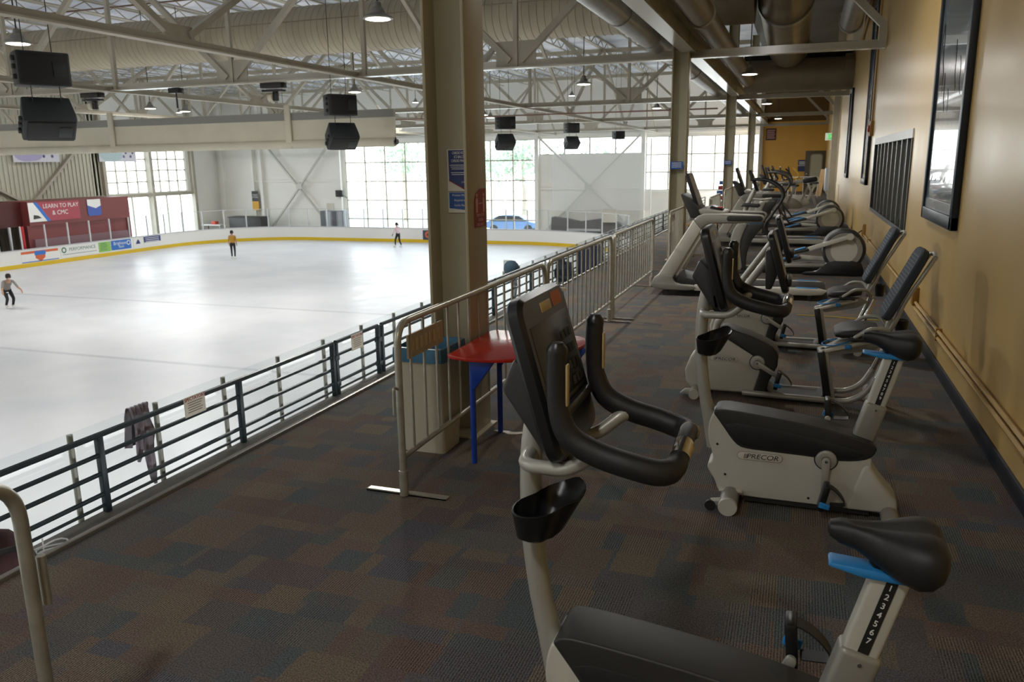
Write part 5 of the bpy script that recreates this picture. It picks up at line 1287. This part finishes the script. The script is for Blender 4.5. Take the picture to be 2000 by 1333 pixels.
def recumbent(loc, label):
    t = thing('recumbent_bike', label, 'recumbent bike', loc, 0, 'recumbent exercise bikes')
    hw = 0.11
    white = [(-0.5, 0.495), (-0.4, 0.435), (-0.254, 0.349), (-0.211, 0.23), (-0.262, 0.035), (-0.6, 0.035), (-0.76, 0.035), (-0.81, 0.1), (-0.82, 0.2), (-0.78, 0.31), (-0.7, 0.42), (-0.6, 0.5), (-0.55, 0.53)]
    MB().prism(white, -hw, hw).build('body_shell', M['shell'], t, bevel=0.025, seg=3)
    dark = [(-0.56, 0.55), (-0.53, 0.575), (-0.49, 0.575), (-0.32, 0.523), (-0.2, 0.475), (-0.137, 0.442), (-0.1, 0.40), (-0.086, 0.36), (-0.09, 0.28), (-0.149, 0.15), (-0.165, 0.08), (-0.15, 0.035), (-0.275, 0.035), (-0.225, 0.23), (-0.268, 0.342), (-0.405, 0.425), (-0.505, 0.485)]
    MB().prism(dark, -hw - 0.005, hw + 0.005).build('dark_cover', M['charcoal'], t, bevel=0.02, seg=3)
    logo(t, -0.51, 0.315, -hw, 0.22)
    crank_set(t, -0.244, 0.303, hw + 0.014, -0.55, L=0.19, r=0.058)
    for s in (-1, 1):
        MB().tube([(-0.6, s * 0.045, 0.47), (-0.58, s * 0.045, 0.59), (-0.22, s * 0.045, 1.12)], 0.028, 14).build('mast_tube', M['mast'], t)
    m, c, v, nrm = slab(0.2, (-0.2, 1.34), (-0.06, 0.88), 0.05, 0.05)
    con = m.build('console', M['blackgloss'], t)
    rect_on(MB(), c, v, nrm, -0.16, 0.16, -0.1, 0.17, 0.0255).build('display', M['screen'], con)
    MB().prism([(-0.23, 1.2), (-0.19, 1.22), (-0.13, 1.02), (-0.17, 0.9), (-0.215, 0.9)], -0.13, 0.13).build('console_back', M['charcoal'], t, bevel=0.012)
    MB().prism([(-0.06, 1.0), (-0.02, 0.99), (-0.025, 0.94), (-0.06, 0.92)], -0.16, 0.16).build('console_tray', M['blackgloss'], t, bevel=0.01)
    # floor rails rising to the seat
    for s in (-1, 1):
        MB().tube(spline([(-0.35, s * 0.13, 0.05), (0.0, s * 0.14, 0.045), (0.34, s * 0.15, 0.045), (0.46, s * 0.15, 0.06), (0.56, s * 0.15, 0.13), (0.63, s * 0.15, 0.25)], 6), 0.024, 12).build('floor_rail', M['mast'], t)
        MB().tube([(0.62, s * 0.15, 0.22), (0.74, s * 0.13, 0.55)], 0.022, 12).build('rear_strut', M['chrome'], t)
        MB().tube([(0.215, s * 0.06, 0.405), (0.6, s * 0.06, 0.52)], 0.017, 12).build('seat_rail', mat('cream_rail', 'cfc8b4', 0.4) if 'crail' not in M else M['crail'], t)
        M['crail'] = bpy.data.materials['cream_rail']
    MB().bar((0.225, 0, 0.42), (0.3, 0, 0.03), 0.055, 0.2, up=(0, 1, 0)).build('front_stand', M['blackgloss'], t, bevel=0.01)
    MB().bar((0.265, 0, 0.41), (0.34, 0, 0.03), 0.035, 0.12, up=(0, 1, 0)).build('stand_tube', M['mast'], t, bevel=0.008)
    for x in (-0.72, 0.62):
        f = MB().cyl((x, -0.27, 0.042), (x, 0.27, 0.042), 0.04, 18).build('cross_foot', M['sleeve'], t)
        for s in (-1, 1): MB().cyl((x, s * 0.27, 0.042), (x, s * 0.285, 0.042), 0.042, 18).build('foot_cap', M['shell'], f)
    MB().prism([(-0.84, 0.03), (-0.8, 0.07), (-0.7, 0.08), (-0.7, 0.02)], -0.24, -0.2).build('wheel_bracket', M['mast'], t, bevel=0.006)
    MB().prism([(-0.15, 0.06), (-0.16, 0.1), (-0.1, 0.055), (0.22, 0.05), (0.26, 0.08), (0.29, 0.02), (-0.15, 0.02)], -0.14, 0.14).build('step_through', M['charcoal'], t, bevel=0.006)
    MB().prism([(0.25, 0.44), (0.36, 0.51), (0.62, 0.54), (0.7, 0.5), (0.6, 0.44), (0.3, 0.38)], -0.05, 0.05).build('seat_carriage', M['sleeve'], t, bevel=0.008)
    secs = []
    for x, zt, zb, hw_ in ((0.31, 0.585, 0.565, 0.09), (0.32, 0.6, 0.545, 0.15), (0.37, 0.625, 0.54, 0.19), (0.46, 0.64, 0.55, 0.205), (0.56, 0.645, 0.565, 0.2), (0.62, 0.635, 0.575, 0.17), (0.63, 0.62, 0.59, 0.1)):
        secs.append(section(x, zt, zb, hw_, 24, 3.2))
    MB().rings(secs).build('seat_pad', M['black'], t)
    # mesh back with silver hoop
    m, c, v, nrm = slab(0.2, (0.895, 1.23), (0.655, 0.7), 0.06, 0.09)
    bk = m.build('mesh_back', mat('mesh_back_fabric', '30373f', 0.8, bump=1.0, bscale=120) if 'meshb' not in M else M['meshb'], t); M['meshb'] = bpy.data.materials['mesh_back_fabric']
    b = MB()
    for i in range(18):
        for j in range(7):
            k = -0.23 + i * 0.027; y = -0.14 + j * 0.045 + (0.022 if i % 2 else 0)
            rect_on(b, c, v, nrm * -1, y - 0.01, y + 0.01, k - 0.004, k + 0.004, 0.0295, 0.0015)
    b.build('weave_pattern', mat('weave_grey', '76818b', 0.7) if 'weave' not in M else M['weave'], bk); M['weave'] = bpy.data.materials['weave_grey']
    for s in (-1, 1):
        MB().tube(spline([(0.69, s * 0.06, 0.58), (0.725, s * 0.13, 0.68), (0.78, s * 0.16, 0.85), (0.88, s * 0.17, 1.05), (0.955, s * 0.13, 1.18)], 6), 0.016, 12).build('back_hoop', M['mast'], t)
        MB().tube(fillet([(0.7, s * 0.2, 0.6), (0.66, s * 0.25, 0.655), (0.55, s * 0.26, 0.655), (0.43, s * 0.26, 0.565), (0.53, s * 0.26, 0.555)], 0.04, 5), 0.015, 12).build('side_handle', M['mast'], t)
        MB().tube([(0.42, s * 0.26, 0.565), (0.56, s * 0.26, 0.565)], 0.019, 12).build('handle_grip', M['black'], t)
    MB().tube(fillet([(0.955, -0.13, 1.18), (0.97, 0, 1.2), (0.955, 0.13, 1.18)], 0.05, 5), 0.016, 12).build('back_hoop', M['mast'], t)
    MB().prism([(0.66, 0.55), (0.72, 0.55), (0.73, 0.7), (0.69, 0.7)], -0.04, 0.04).build('back_bracket', M['mast'], t, bevel=0.008)
    MB().lathe([(0.035, -0.1), (0.042, -0.1), (0.055, 0.02), (0.05, 0.02), (0.036, -0.085)], (0.82, 0.26, 0.62), 'z', 18).build('cup_holder', M['blackgloss'], t)
    ck = [(0.33 + 0.1 * math.cos(a), -0.03 + 0.11 * math.sin(a), 0.49 + 0.02 * math.cos(a)) for a in [2 * math.pi * k / 24 for k in range(24)]]
    MB().tube(ck, 0.006, 6, closed=True).build('blue_cable', M['blue'], t)
    MB().box((0.42, -0.1, 0.47), (0.05, 0.03, 0.03)).build('blue_release', M['blue'], t, bevel=0.006)
    return t
r0 = recumbent((0, 6.62, 0), 'recumbent bike with mesh back, right behind the second upright bike')
dup(r0, (0.0, 8.55, 0), 0, 'recumbent bike with mesh back, beside the first treadmill deck')

def treadmill(loc, label):
    """origin on the near side, x as in the hall"""
    t = thing('treadmill', label, 'treadmill', loc, 0, 'treadmills')
    W = 0.82
    nose = [(-1.9, 0.085), (-1.955, 0.14), (-1.955, 0.19), (-1.9, 0.29), (-1.72, 0.31), (-1.64, 0.3), (-1.66, 0.24), (-1.6, 0.17), (-1.3, 0.16), (-1.3, 0.085)]
    MB().prism(chaikin(nose, 1), 0.0, W).build('front_base', M['sleeve'], t, bevel=0.03, seg=3)
    MB().prism([(-1.62, 0.2), (-1.6, 0.29), (-1.2, 0.2), (-0.9, 0.17), (-0.9, 0.15), (-1.55, 0.16)], 0.06, W - 0.06).build('motor_hood', M['charcoal'], t, bevel=0.03)
    MB().bb(-1.4, 0.40, 0.06, W - 0.06, 0.13, 0.165).build('running_belt', M['black'], t, bevel=0.01)
    for y0, y1 in ((0.0, 0.09), (W - 0.09, W)):
        MB().prism([(-1.35, 0.085), (-1.35, 0.17), (0.3, 0.175), (0.42, 0.15), (0.36, 0.09), (0.2, 0.075)], y0, y1).build('deck_side', M['shell'], t, bevel=0.015)
        MB().bb(0.02, 0.3, y0 + 0.01, y1 - 0.01, 0.172, 0.18).build('blue_inlay', M['blue'], t, bevel=0.003)
        leg = [(-1.873, 0.28), (-1.64, 0.28), (-1.27, 0.95), (-1.387, 1.09)]
        MB().prism(leg, y0, y1).build('upright', M['shell'], t, bevel=0.022, seg=3)
        MB().bar((-1.615, y0 + 0.045, 0.3), (-1.22, y0 + 0.045, 1.0), 0.06, 0.025, up=(0, 1, 0)).build('upright_edge', M['shell'], t, bevel=0.006)
        arm = [(-1.39, 1.085), (-1.33, 1.14), (-1.25, 1.17), (-1.0, 1.178), (-0.52, 1.168), (-0.455, 1.15), (-0.43, 1.11), (-0.45, 1.065), (-0.52, 1.05), (-0.95, 1.04), (-1.15, 1.03), (-1.22, 1.005), (-1.275, 0.955)]
        a = MB().prism(arm, y0 - 0.005, y1 + 0.005).build('handrail', M['sleeve'], t, bevel=0.02, seg=3)
        sl = []
        for sx_, a0 in ((1, -90), (-1, 90)):
            for k in range(9):
                q = math.radians(a0 + 180 * k / 8); sl.append((-0.7 + sx_ * 0.2 + 0.038 * math.cos(q), 1.108 + 0.038 * math.sin(q)))
        MB().prism(sl, y0 - 0.007, y1 + 0.007).build('handrail_slot', M['charcoal'], a, bevel=0.002)
        MB().bb(-0.66, -0.47, y0 + 0.005, y1 - 0.005, 1.042, 1.052).build('blue_trim', M['blue'], a)
        MB().cyl((-1.75, (y0 + y1) / 2 - 0.03, 0.045), (-1.75, (y0 + y1) / 2 + 0.03, 0.045), 0.045, 16).build('wheel', M['black'], t)
        MB().cyl((0.2, (y0 + y1) / 2, 0.0), (0.2, (y0 + y1) / 2, 0.09), 0.03, 12).build('rear_foot', M['black'], t)
    MB().bb(-1.75, 0.2, 0.14, W - 0.14, 0.06, 0.13).build('deck_frame', M['charcoal'], t)
    yc = W / 2
    m, c, v, nrm = slab(0.27, (-1.53, 1.72), (-1.36, 1.26), 0.05, 0.05)
    con = m.xf(Matrix.Translation((0, yc, 0))).build('console', M['blackgloss'], t); cy = c + Vector((0, yc, 0))
    rect_on(MB(), cy, v, nrm, -0.22, 0.22, -0.14, 0.2, 0.0255).build('display', M['screen'], con)
    MB().prism(chaikin([(-1.6, 1.43), (-1.57, 1.44), (-1.45, 1.36), (-1.28, 1.22), (-1.3, 1.14), (-1.43, 1.08), (-1.48, 1.18)], 1), yc - 0.3, yc + 0.3).build('console_back', M['charcoal'], t, bevel=0.02)
    MB().prism(chaikin([(-1.34, 1.25), (-1.1, 1.21), (-0.95, 1.19), (-0.95, 1.15), (-1.3, 1.14)], 1), 0.05, W - 0.05).build('cup_tray', M['sleeve'], t, bevel=0.015)
    MB().prism([(-1.2, 1.235), (-1.02, 1.205), (-1.02, 1.225), (-1.18, 1.27)], yc - 0.16, yc + 0.16).build('control_pad', M['blackgloss'], t, bevel=0.008)
    MB().box((-1.06, yc - 0.1, 1.24), (0.07, 0.06, 0.025)).build('stop_button', mat('stop_red', 'b02a22', 0.4) if 'stop' not in M else M['stop'], t, bevel=0.008); M['stop'] = bpy.data.materials['stop_red']
    MB().cyl((-1.05, 0.1, 1.17), (-1.05, W - 0.1, 1.17), 0.018, 12).build('cross_bar', M['black'], t)
    return t
tr0 = treadmill((0, 11.42, 0), 'first treadmill in the row, its pale front uprights facing the barriers')
dup(tr0, (0.14, 18.6, 0), 0, 'second treadmill in the row, half hidden behind the elliptical with curved handles')
dup(tr0, (0.3, 27.2, 0), 0, 'third treadmill in the row, a small console before the windows')

def elliptical(loc, label, arms=True):
    t = thing('elliptical_trainer', label, 'elliptical trainer', loc, 0, 'elliptical trainers')
    cx_, cz, r = 0.725, 0.425, 0.30
    MB().lathe([(0.0, -0.235), (r * 0.93, -0.235), (r * 0.96, -0.225), (r * 0.96, 0.225), (r * 0.93, 0.235), (0.0, 0.235)], (cx_, 0, cz), 'y', 40).build('drum_disc', M['sleeve'], t)
    MB().lathe([(r * 0.98, -0.24), (r * 1.08, -0.225), (r * 1.12, -0.19), (r * 1.12, 0.19), (r * 1.08, 0.225), (r * 0.98, 0.24), (r * 0.98, -0.24)], (cx_, 0, cz), 'y', 40).build('drum_ring', M['charcoal'], t)
    for s in (-1, 1): MB().lathe([(r * 0.6, -0.003), (r * 0.68, -0.003), (r * 0.68, 0.003), (r * 0.6, 0.003)], (cx_, s * 0.236, cz), 'y', 40).build('disc_groove', M['shell'], t)
    MB().prism(chaikin([(0.42, 0.0), (1.05, 0.0), (1.04, 0.14), (0.98, 0.26), (0.5, 0.26), (0.4, 0.12), (0.3, 0.06), (0.1, 0.05), (0.1, 0.0)], 1), -0.24, 0.24).build('rear_base', M['blackgloss'], t, bevel=0.02)
    MB().bb(-0.95, 0.5, -0.1, 0.1, 0.02, 0.11).build('base_beam', M['charcoal'], t, bevel=0.015)
    for s in (-1, 1):
        MB().bar((0.46, s * 0.17, 0.17), (-0.55, s * 0.17, 0.13), 0.1, 0.05).build('ramp_rail', M['sleeve'], t, bevel=0.012)
        e = (0.80, 0.655) if s < 0 else (0.62, 0.21)
        k = (0.17, 0.43) if s < 0 else (0.05, 0.25)
        MB().bar((e[0], s * 0.29, e[1]), (k[0], s * 0.24, k[1]), 0.05, 0.075).build('link_arm', M['shell'], t, bevel=0.015)
        MB().cyl((e[0], s * 0.2, e[1]), (e[0], s * 0.33, e[1]), 0.055, 20).build('link_cap', M['shell'], t)
        q = (k[0] - 0.42, k[1] - 0.11)
        p = MB().bar((k[0] + 0.02, s * 0.2, k[1] - 0.0), (q[0], s * 0.2, q[1]), 0.15, 0.05).build('foot_pedal', M['charcoal'], t, bevel=0.015)
        MB().bar((k[0] - 0.04, s * 0.2, k[1] + 0.03), (q[0] + 0.06, s * 0.2, q[1] + 0.045), 0.11, 0.02).build('blue_tread', M['blue'], p, bevel=0.006)
        if arms:
            MB().tube(spline([(q[0] + 0.03, s * 0.27, q[1]), (-0.52, s * 0.3, 0.75), (-0.42, s * 0.31, 1.0), (-0.3, s * 0.31, 1.2), (-0.27, s * 0.29, 1.32), (-0.34, s * 0.27, 1.45), (-0.55, s * 0.24, 1.56), (-0.8, s * 0.2, 1.57)], 6), [0.022, 0.022, 0.026, 0.026, 0.024], 12).build('swing_arm', M['black'], t)
    lightp = [(-1.04, 0.02), (-1.08, 0.3), (-1.095, 0.55), (-1.05, 0.72), (-0.985, 0.84), (-0.8, 0.86), (-0.87, 0.7), (-0.93, 0.5), (-0.9, 0.25), (-0.86, 0.02)]
    MB().prism(chaikin(lightp, 1), -0.13, 0.13).build('column_shell', M['sleeve'], t, bevel=0.02, seg=3)
    darkp = [(-0.87, 0.03), (-0.91, 0.25), (-0.94, 0.5), (-0.88, 0.7), (-0.81, 0.85), (-0.55, 0.85), (-0.56, 0.78), (-0.7, 0.62), (-0.8, 0.4), (-0.83, 0.15), (-0.8, 0.03)]
    MB().prism(chaikin(darkp, 1), -0.11, 0.11).build('column_inner', M['charcoal'], t, bevel=0.015)
    MB().bb(-1.15, -0.8, -0.3, 0.3, 0.0, 0.05).build('front_foot', M['charcoal'], t, bevel=0.015)
    MB().tube([(-0.93, 0, 0.82), (-0.845, 0, 1.15), (-0.69, 0, 1.5)], [0.05, 0.042, 0.036], 16).build('neck', M['mast'], t)
    MB().tube(fillet([(-0.8, 0, 1.25), (-0.62, 0.0, 1.23), (-0.45, 0, 1.25)], 0.05, 5), 0.02, 12).build('grip_bar', M['mast'], t)
    m, c, v, nrm = slab(0.2, (-0.83, 1.72), (-0.68, 1.38), 0.05, 0.05)
    con = m.build('console', M['blackgloss'], t); rect_on(MB(), c, v, nrm, -0.16, 0.16, -0.08, 0.14, 0.0255).build('display', M['screen'], con)
    MB().prism([(-0.95, 1.12), (-0.66, 1.1), (-0.62, 1.13), (-0.66, 1.17), (-0.9, 1.18)], -0.13, 0.13).build('bottle_tray', M['charcoal'], t, bevel=0.012)
    return t
e0 = elliptical((0, 14.3, 0), 'first elliptical trainer, with a pale rear drum and curved black arms')
dup(e0, (0.0, 21.6, 0), 0, 'second elliptical trainer, smaller rear drum, blue treads')
dup(e0, (0.02, 24.2, 0), 0, 'third elliptical trainer, its drum peeping out behind the second')

t = thing('incline_trainer', 'trainer with a grey slanted arm ending in a black padded grip', 'exercise machine', (0, 28.9, 0))
MB().bar((-0.7, 0, 1.02), (0.35, 0, 1.22), 0.1, 0.12).build('slanted_arm', M['shell'], t, bevel=0.02)
MB().bar((0.05, 0, 1.16), (0.5, 0, 1.24), 0.22, 0.16).build('padded_grip', M['black'], t, bevel=0.05)
MB().bar((0.2, 0, 1.15), (0.62, 0, 0.05), 0.1, 0.08).build('rear_leg', M['mast'], t, bevel=0.015)
MB().bar((-0.5, 0, 1.05), (-0.75, 0, 0.05), 0.14, 0.12).build('front_leg', M['mast'], t, bevel=0.015)
MB().bb(-0.9, 0.8, -0.25, 0.25, 0.0, 0.1).build('base', M['charcoal'], t, bevel=0.02)
# small upright bikes at the far end of the row, told apart by their console positions
def far_bike(loc, label, grip):
    t = thing('spin_bike', label, 'exercise bike', loc, 0, 'small bikes at the end of the row')
    MB().prism(chaikin([(-0.5, 0.1), (0.3, 0.1), (0.2, 0.35), (-0.1, 0.5), (-0.45, 0.55)], 1), -0.07, 0.07).build('body_shell', M['sleeve'], t, bevel=0.02)
    MB().tube([(-0.4, 0, 0.6), (-0.5, 0, 1.2)], 0.04, 12).build('mast', M['mast'], t)
    m, c, v, nrm = slab(0.18, (-0.62, 1.62), (-0.5, 1.18), 0.05, 0.05); m.build('console', M['blackgloss'], t)
    for s in (-1, 1): MB().tube(spline([(-0.48, s * 0.1, 1.15), (-0.2, s * 0.22, 1.2), (-0.3, s * 0.24, 1.42), (-0.42, s * 0.24, 1.55)], 5), 0.028, 10).build('handle', grip, t)
    MB().bar((0.12, 0, 0.2), (0.42, 0, 0.95), 0.06, 0.08).build('seat_post', M['mast'], t)
    MB().rings([section(x, z0, z1, w, 14) for x, z0, z1, w in ((0.22, 1.0, 0.97, 0.02), (0.32, 1.01, 0.95, 0.05), (0.48, 1.02, 0.94, 0.11), (0.54, 1.0, 0.96, 0.08))]).build('saddle', M['black'], t)
    for x in (-0.45, 0.5): MB().cyl((x, -0.25, 0.05), (x, 0.25, 0.05), 0.05, 12).build('cross_foot', M['sleeve'], t)
far_bike((-0.15, 31.5, 0), 'small bike at the row end, console nearest the windows', M['black'])
far_bike((0.1, 33.5, 0), 'small bike at the row end with yellow inner grips, closer to the blue notice', mat('yellow_grip', 'a88a2e', 0.5))
far_bike((-0.6, 30.2, 0), 'small bike at the row end, dark console before the last column', M['black'])
# ------------------------------------------------------------------ skaters
def body_mesh(joints, edges, name):
    me = bpy.data.meshes.new(name)
    names = list(joints); idx = {n: i for i, n in enumerate(names)}
    me.from_pydata([joints[n][0] for n in names], [(idx[a], idx[b]) for a, b in edges], [])
    ob = bpy.data.objects.new(name, me); COL.objects.link(ob)
    sk = ob.modifiers.new('skin', 'SKIN'); sub = ob.modifiers.new('sub', 'SUBSURF'); sub.levels = 2; sub.render_levels = 2
    sk.use_smooth_shade = True
    for n in names:
        v = me.skin_vertices[0].data[idx[n]]; r = joints[n][1]
        v.radius = r if isinstance(r, tuple) else (r, r); v.use_root = (n == 'pelvis')
    dg = bpy.context.evaluated_depsgraph_get(); dg.update()
    out = bpy.data.meshes.new_from_object(ob.evaluated_get(dg))
    bpy.data.objects.remove(ob)
    for p in out.polygons: p.use_smooth = True
    return out
def skater(loc, rz, label, pose, top_m, leg_m, sleeve=False, pony=False, hat=None):
    """pose: dict of joint positions in metres, x forward, y to the left"""
    P = pose
    t = thing('person', label, 'person', loc, rz)
    J = {'pelvis': (P['pelvis'], (0.15, 0.11)), 'waist': (P['waist'], (0.125, 0.1)), 'chest': (P['chest'], (0.155, 0.11)), 'neck': (P['neck'], 0.055), 'head0': (P['head0'], 0.065), 'head1': (P['head1'], (0.085, 0.1)), 'head2': (P['head2'], (0.07, 0.08))}
    E = [('pelvis', 'waist'), ('waist', 'chest'), ('chest', 'neck'), ('neck', 'head0'), ('head0', 'head1'), ('head1', 'head2')]
    for s in 'lr':
        J['sh' + s] = (P['sh' + s], 0.055); J['el' + s] = (P['el' + s], 0.042); J['wr' + s] = (P['wr' + s], 0.03); J['ha' + s] = (P['ha' + s], (0.036, 0.022)); J['fi' + s] = (P['fi' + s], (0.022, 0.012))
        J['hip' + s] = (P['hip' + s], 0.088); J['kn' + s] = (P['kn' + s], 0.06); J['an' + s] = (P['an' + s], 0.042); J['to' + s] = (P['to' + s], 0.036)
        E += [('chest', 'sh' + s), ('sh' + s, 'el' + s), ('el' + s, 'wr' + s), ('wr' + s, 'ha' + s), ('ha' + s, 'fi' + s), ('pelvis', 'hip' + s), ('hip' + s, 'kn' + s), ('kn' + s, 'an' + s), ('an' + s, 'to' + s)]
    me = body_mesh(J, E, 'person_body')
    # one continuous body; clothing colours by where the faces lie on it
    for m in (M['skin'], top_m, leg_m): me.materials.append(m)
    pel = Vector(P['pelvis']); nk = Vector(P['neck'])
    arms = [Vector(P['sh' + s]) for s in 'lr'] ; els = [Vector(P['el' + s]) for s in 'lr']; was = [Vector(P['ha' + s]) for s in 'lr']
    def dseg(p, a, b):
        ab = b - a; q = max(0, min(1, (p - a).dot(ab) / max(1e-9, ab.length_squared))); return (p - a - ab * q).length
    for f in me.polygons:
        p = Vector(f.center)
        darm = min(dseg(p, e, w) for e, w in zip(els, was)); dleg = min(min(dseg(p, Vector(P['hip' + s]), Vector(P['kn' + s])), dseg(p, Vector(P['kn' + s]), Vector(P['an' + s]))) for s in 'lr')
        dtor = min(dseg(p, pel, Vector(P['chest'])), min(dseg(p, a, e) for a, e in zip(arms, els)))
        dhead = min(dseg(p, nk, Vector(P['head1'])), dseg(p, Vector(P['head1']), Vector(P['head2'])))
        d = sorted(((darm, 1 if sleeve else 0), (dleg + 0.01, 2), (dtor, 1), (dhead, 0)), key=lambda q: q[0])
        f.material_index = d[0][1]
        if d[0][1] == 1 and (p - pel).dot(nk - pel) < 0.02: f.material_index = 2
    o = bpy.data.objects.new('body', me); COL.objects.link(o); o.parent = t
    h = Vector(P['head1']); h2 = Vector(P['head2'])
    hair = MB(); rs = []
    fw = Vector(P['face'])
    MB().lathe([(0.0, 0.115), (0.05, 0.108), (0.085, 0.075), (0.1, 0.02), (0.098, -0.04), (0.08, -0.075)], seg=16).xf(Matrix.Translation(h + Vector((0, 0, 0.045)) - fw * 0.022)).build('hair', M['hair'], t)
    if pony: MB().tube(spline([h - fw * 0.1 + Vector((0, 0, 0.06)), h - fw * 0.16 + Vector((0, 0, 0.0)), h - fw * 0.16 + Vector((0, 0, -0.16))], 5), [0.035, 0.03, 0.012], 8).build('ponytail', M['hair'], t)
    MB().lathe([(0.0, 0.03), (0.02, 0.0), (0.0, -0.01)], seg=8).xf(Matrix.Translation(h + fw * 0.095 + Vector((0, 0, -0.01)))).build('nose', M['skin'], t)
    side = Vector((-fw.y, fw.x, 0))
    for s in (-1, 1):
        MB().lathe([(0, 0.01), (0.01, 0), (0, -0.01)], seg=8).xf(Matrix.Translation(h + fw * 0.085 + side * (0.033 * s) + Vector((0, 0, 0.025)))).build('eye', M['dark'], t)
    if hat: MB().lathe([(0.0, 0.0), (0.045, 0.01), (0.05, 0.03)], seg=10).xf(Matrix.Translation(h + fw * 0.07 + Vector((0, 0, -0.06)))).build('face_mask', hat, t)
    for s in 'lr':
        a = Vector(P['an' + s]); to = Vector(P['to' + s]); d = (to - a); d.z = 0; d.normalize()
        base = Vector((a.x, a.y, 0)) 
        zf = min(a.z, to.z)
        sk = MB().tube([a + Vector((0, 0, 0.06)), a + Vector((0, 0, -0.02)), to + Vector((0, 0, 0.0))], [0.05, 0.055, 0.045], 10).build('skate_boot', M['board'], t)
        MB().bar(a - d * 0.06 + Vector((0, 0, -(a.z - zf) - 0.065)), to + d * 0.04 + Vector((0, 0, -(to.z - zf) - 0.065)), 0.006, 0.03).build('blade', M['chrome'], sk)
def stand(hx=0.0, lean=0.0, arm=0.0, bend=0.0, step=0.0):
    P = {}
    k = bend
    P['pelvis'] = (-0.1 * k, 0, 0.95 - 0.13 * k); P['waist'] = (lean * 0.4 - 0.1 * k, 0, 1.1 - 0.14 * k); P['chest'] = (lean * 0.9 - 0.06 * k, 0, 1.31 - 0.16 * k)
    P['neck'] = (lean * 1.25 - 0.03 * k, 0, 1.44 - 0.18 * k); P['head0'] = (lean * 1.35, 0, 1.49 - 0.18 * k); P['head1'] = (lean * 1.5 + 0.01, 0, 1.57 - 0.19 * k); P['head2'] = (lean * 1.5, 0, 1.64 - 0.19 * k)
    for s, q in (('l', 1), ('r', -1)):
        P['sh' + s] = (lean * 1.1 - 0.04 * k, q * 0.17, 1.38 - 0.17 * k)
        P['el' + s] = (lean * 1.0 - 0.02 + arm * 0.16, q * (0.2 + 0.08 * arm), 1.12 - 0.17 * k); P['wr' + s] = (lean + 0.05 + arm * 0.3, q * (0.2 + 0.12 * arm), 0.9 - 0.12 * k + 0.08 * arm)
        P['ha' + s] = (lean + 0.07 + arm * 0.35, q * (0.2 + 0.13 * arm), 0.83 - 0.12 * k + 0.08 * arm); P['fi' + s] = (lean + 0.08 + arm * 0.38, q * (0.2 + 0.13 * arm), 0.76 - 0.12 * k + 0.07 * arm)
        P['hip' + s] = (-0.1 * k, q * 0.09, 0.9 - 0.13 * k); P['kn' + s] = (0.02 + 0.14 * k + q * step * 0.1, q * 0.1, 0.52 - 0.06 * k); P['an' + s] = (-0.02 - 0.03 * k + q * step * 0.2, q * 0.1, 0.13); P['to' + s] = (0.13 - 0.03 * k + q * step * 0.2, q * 0.1, 0.095)
    P['face'] = (1, 0, -0.1)
    return P
SHIRT_G = mat('grey_shirt', '8d8682', 0.8); SHIRT_Y = mat('mustard_shirt', 'b98a2e', 0.8); SHIRT_P = mat('pale_pink_jacket', 'd9bfc4', 0.8); PANTS = mat('black_leggings', '1e1e22', 0.8)
skater((-29.4, 22.7, ZI), math.radians(-25), 'person in a grey shirt bending forward on skates, alone at the edge of the ice', stand(lean=0.24, arm=1.0, bend=1.5, step=0.4), SHIRT_G, PANTS, hat=M['board'])
skater((-31.65, 39.1, ZI), math.radians(115), 'person in a mustard top standing upright on skates, hair tied up', stand(lean=0.02, arm=0.1, step=0.3), SHIRT_Y, PANTS)
skater((-24.95, 47.3, ZI), math.radians(165), 'person in a pale jacket with a ponytail gliding by the end boards', stand(lean=0.05, arm=0.4, bend=0.3, step=0.9), SHIRT_P, PANTS, sleeve=True, pony=True)
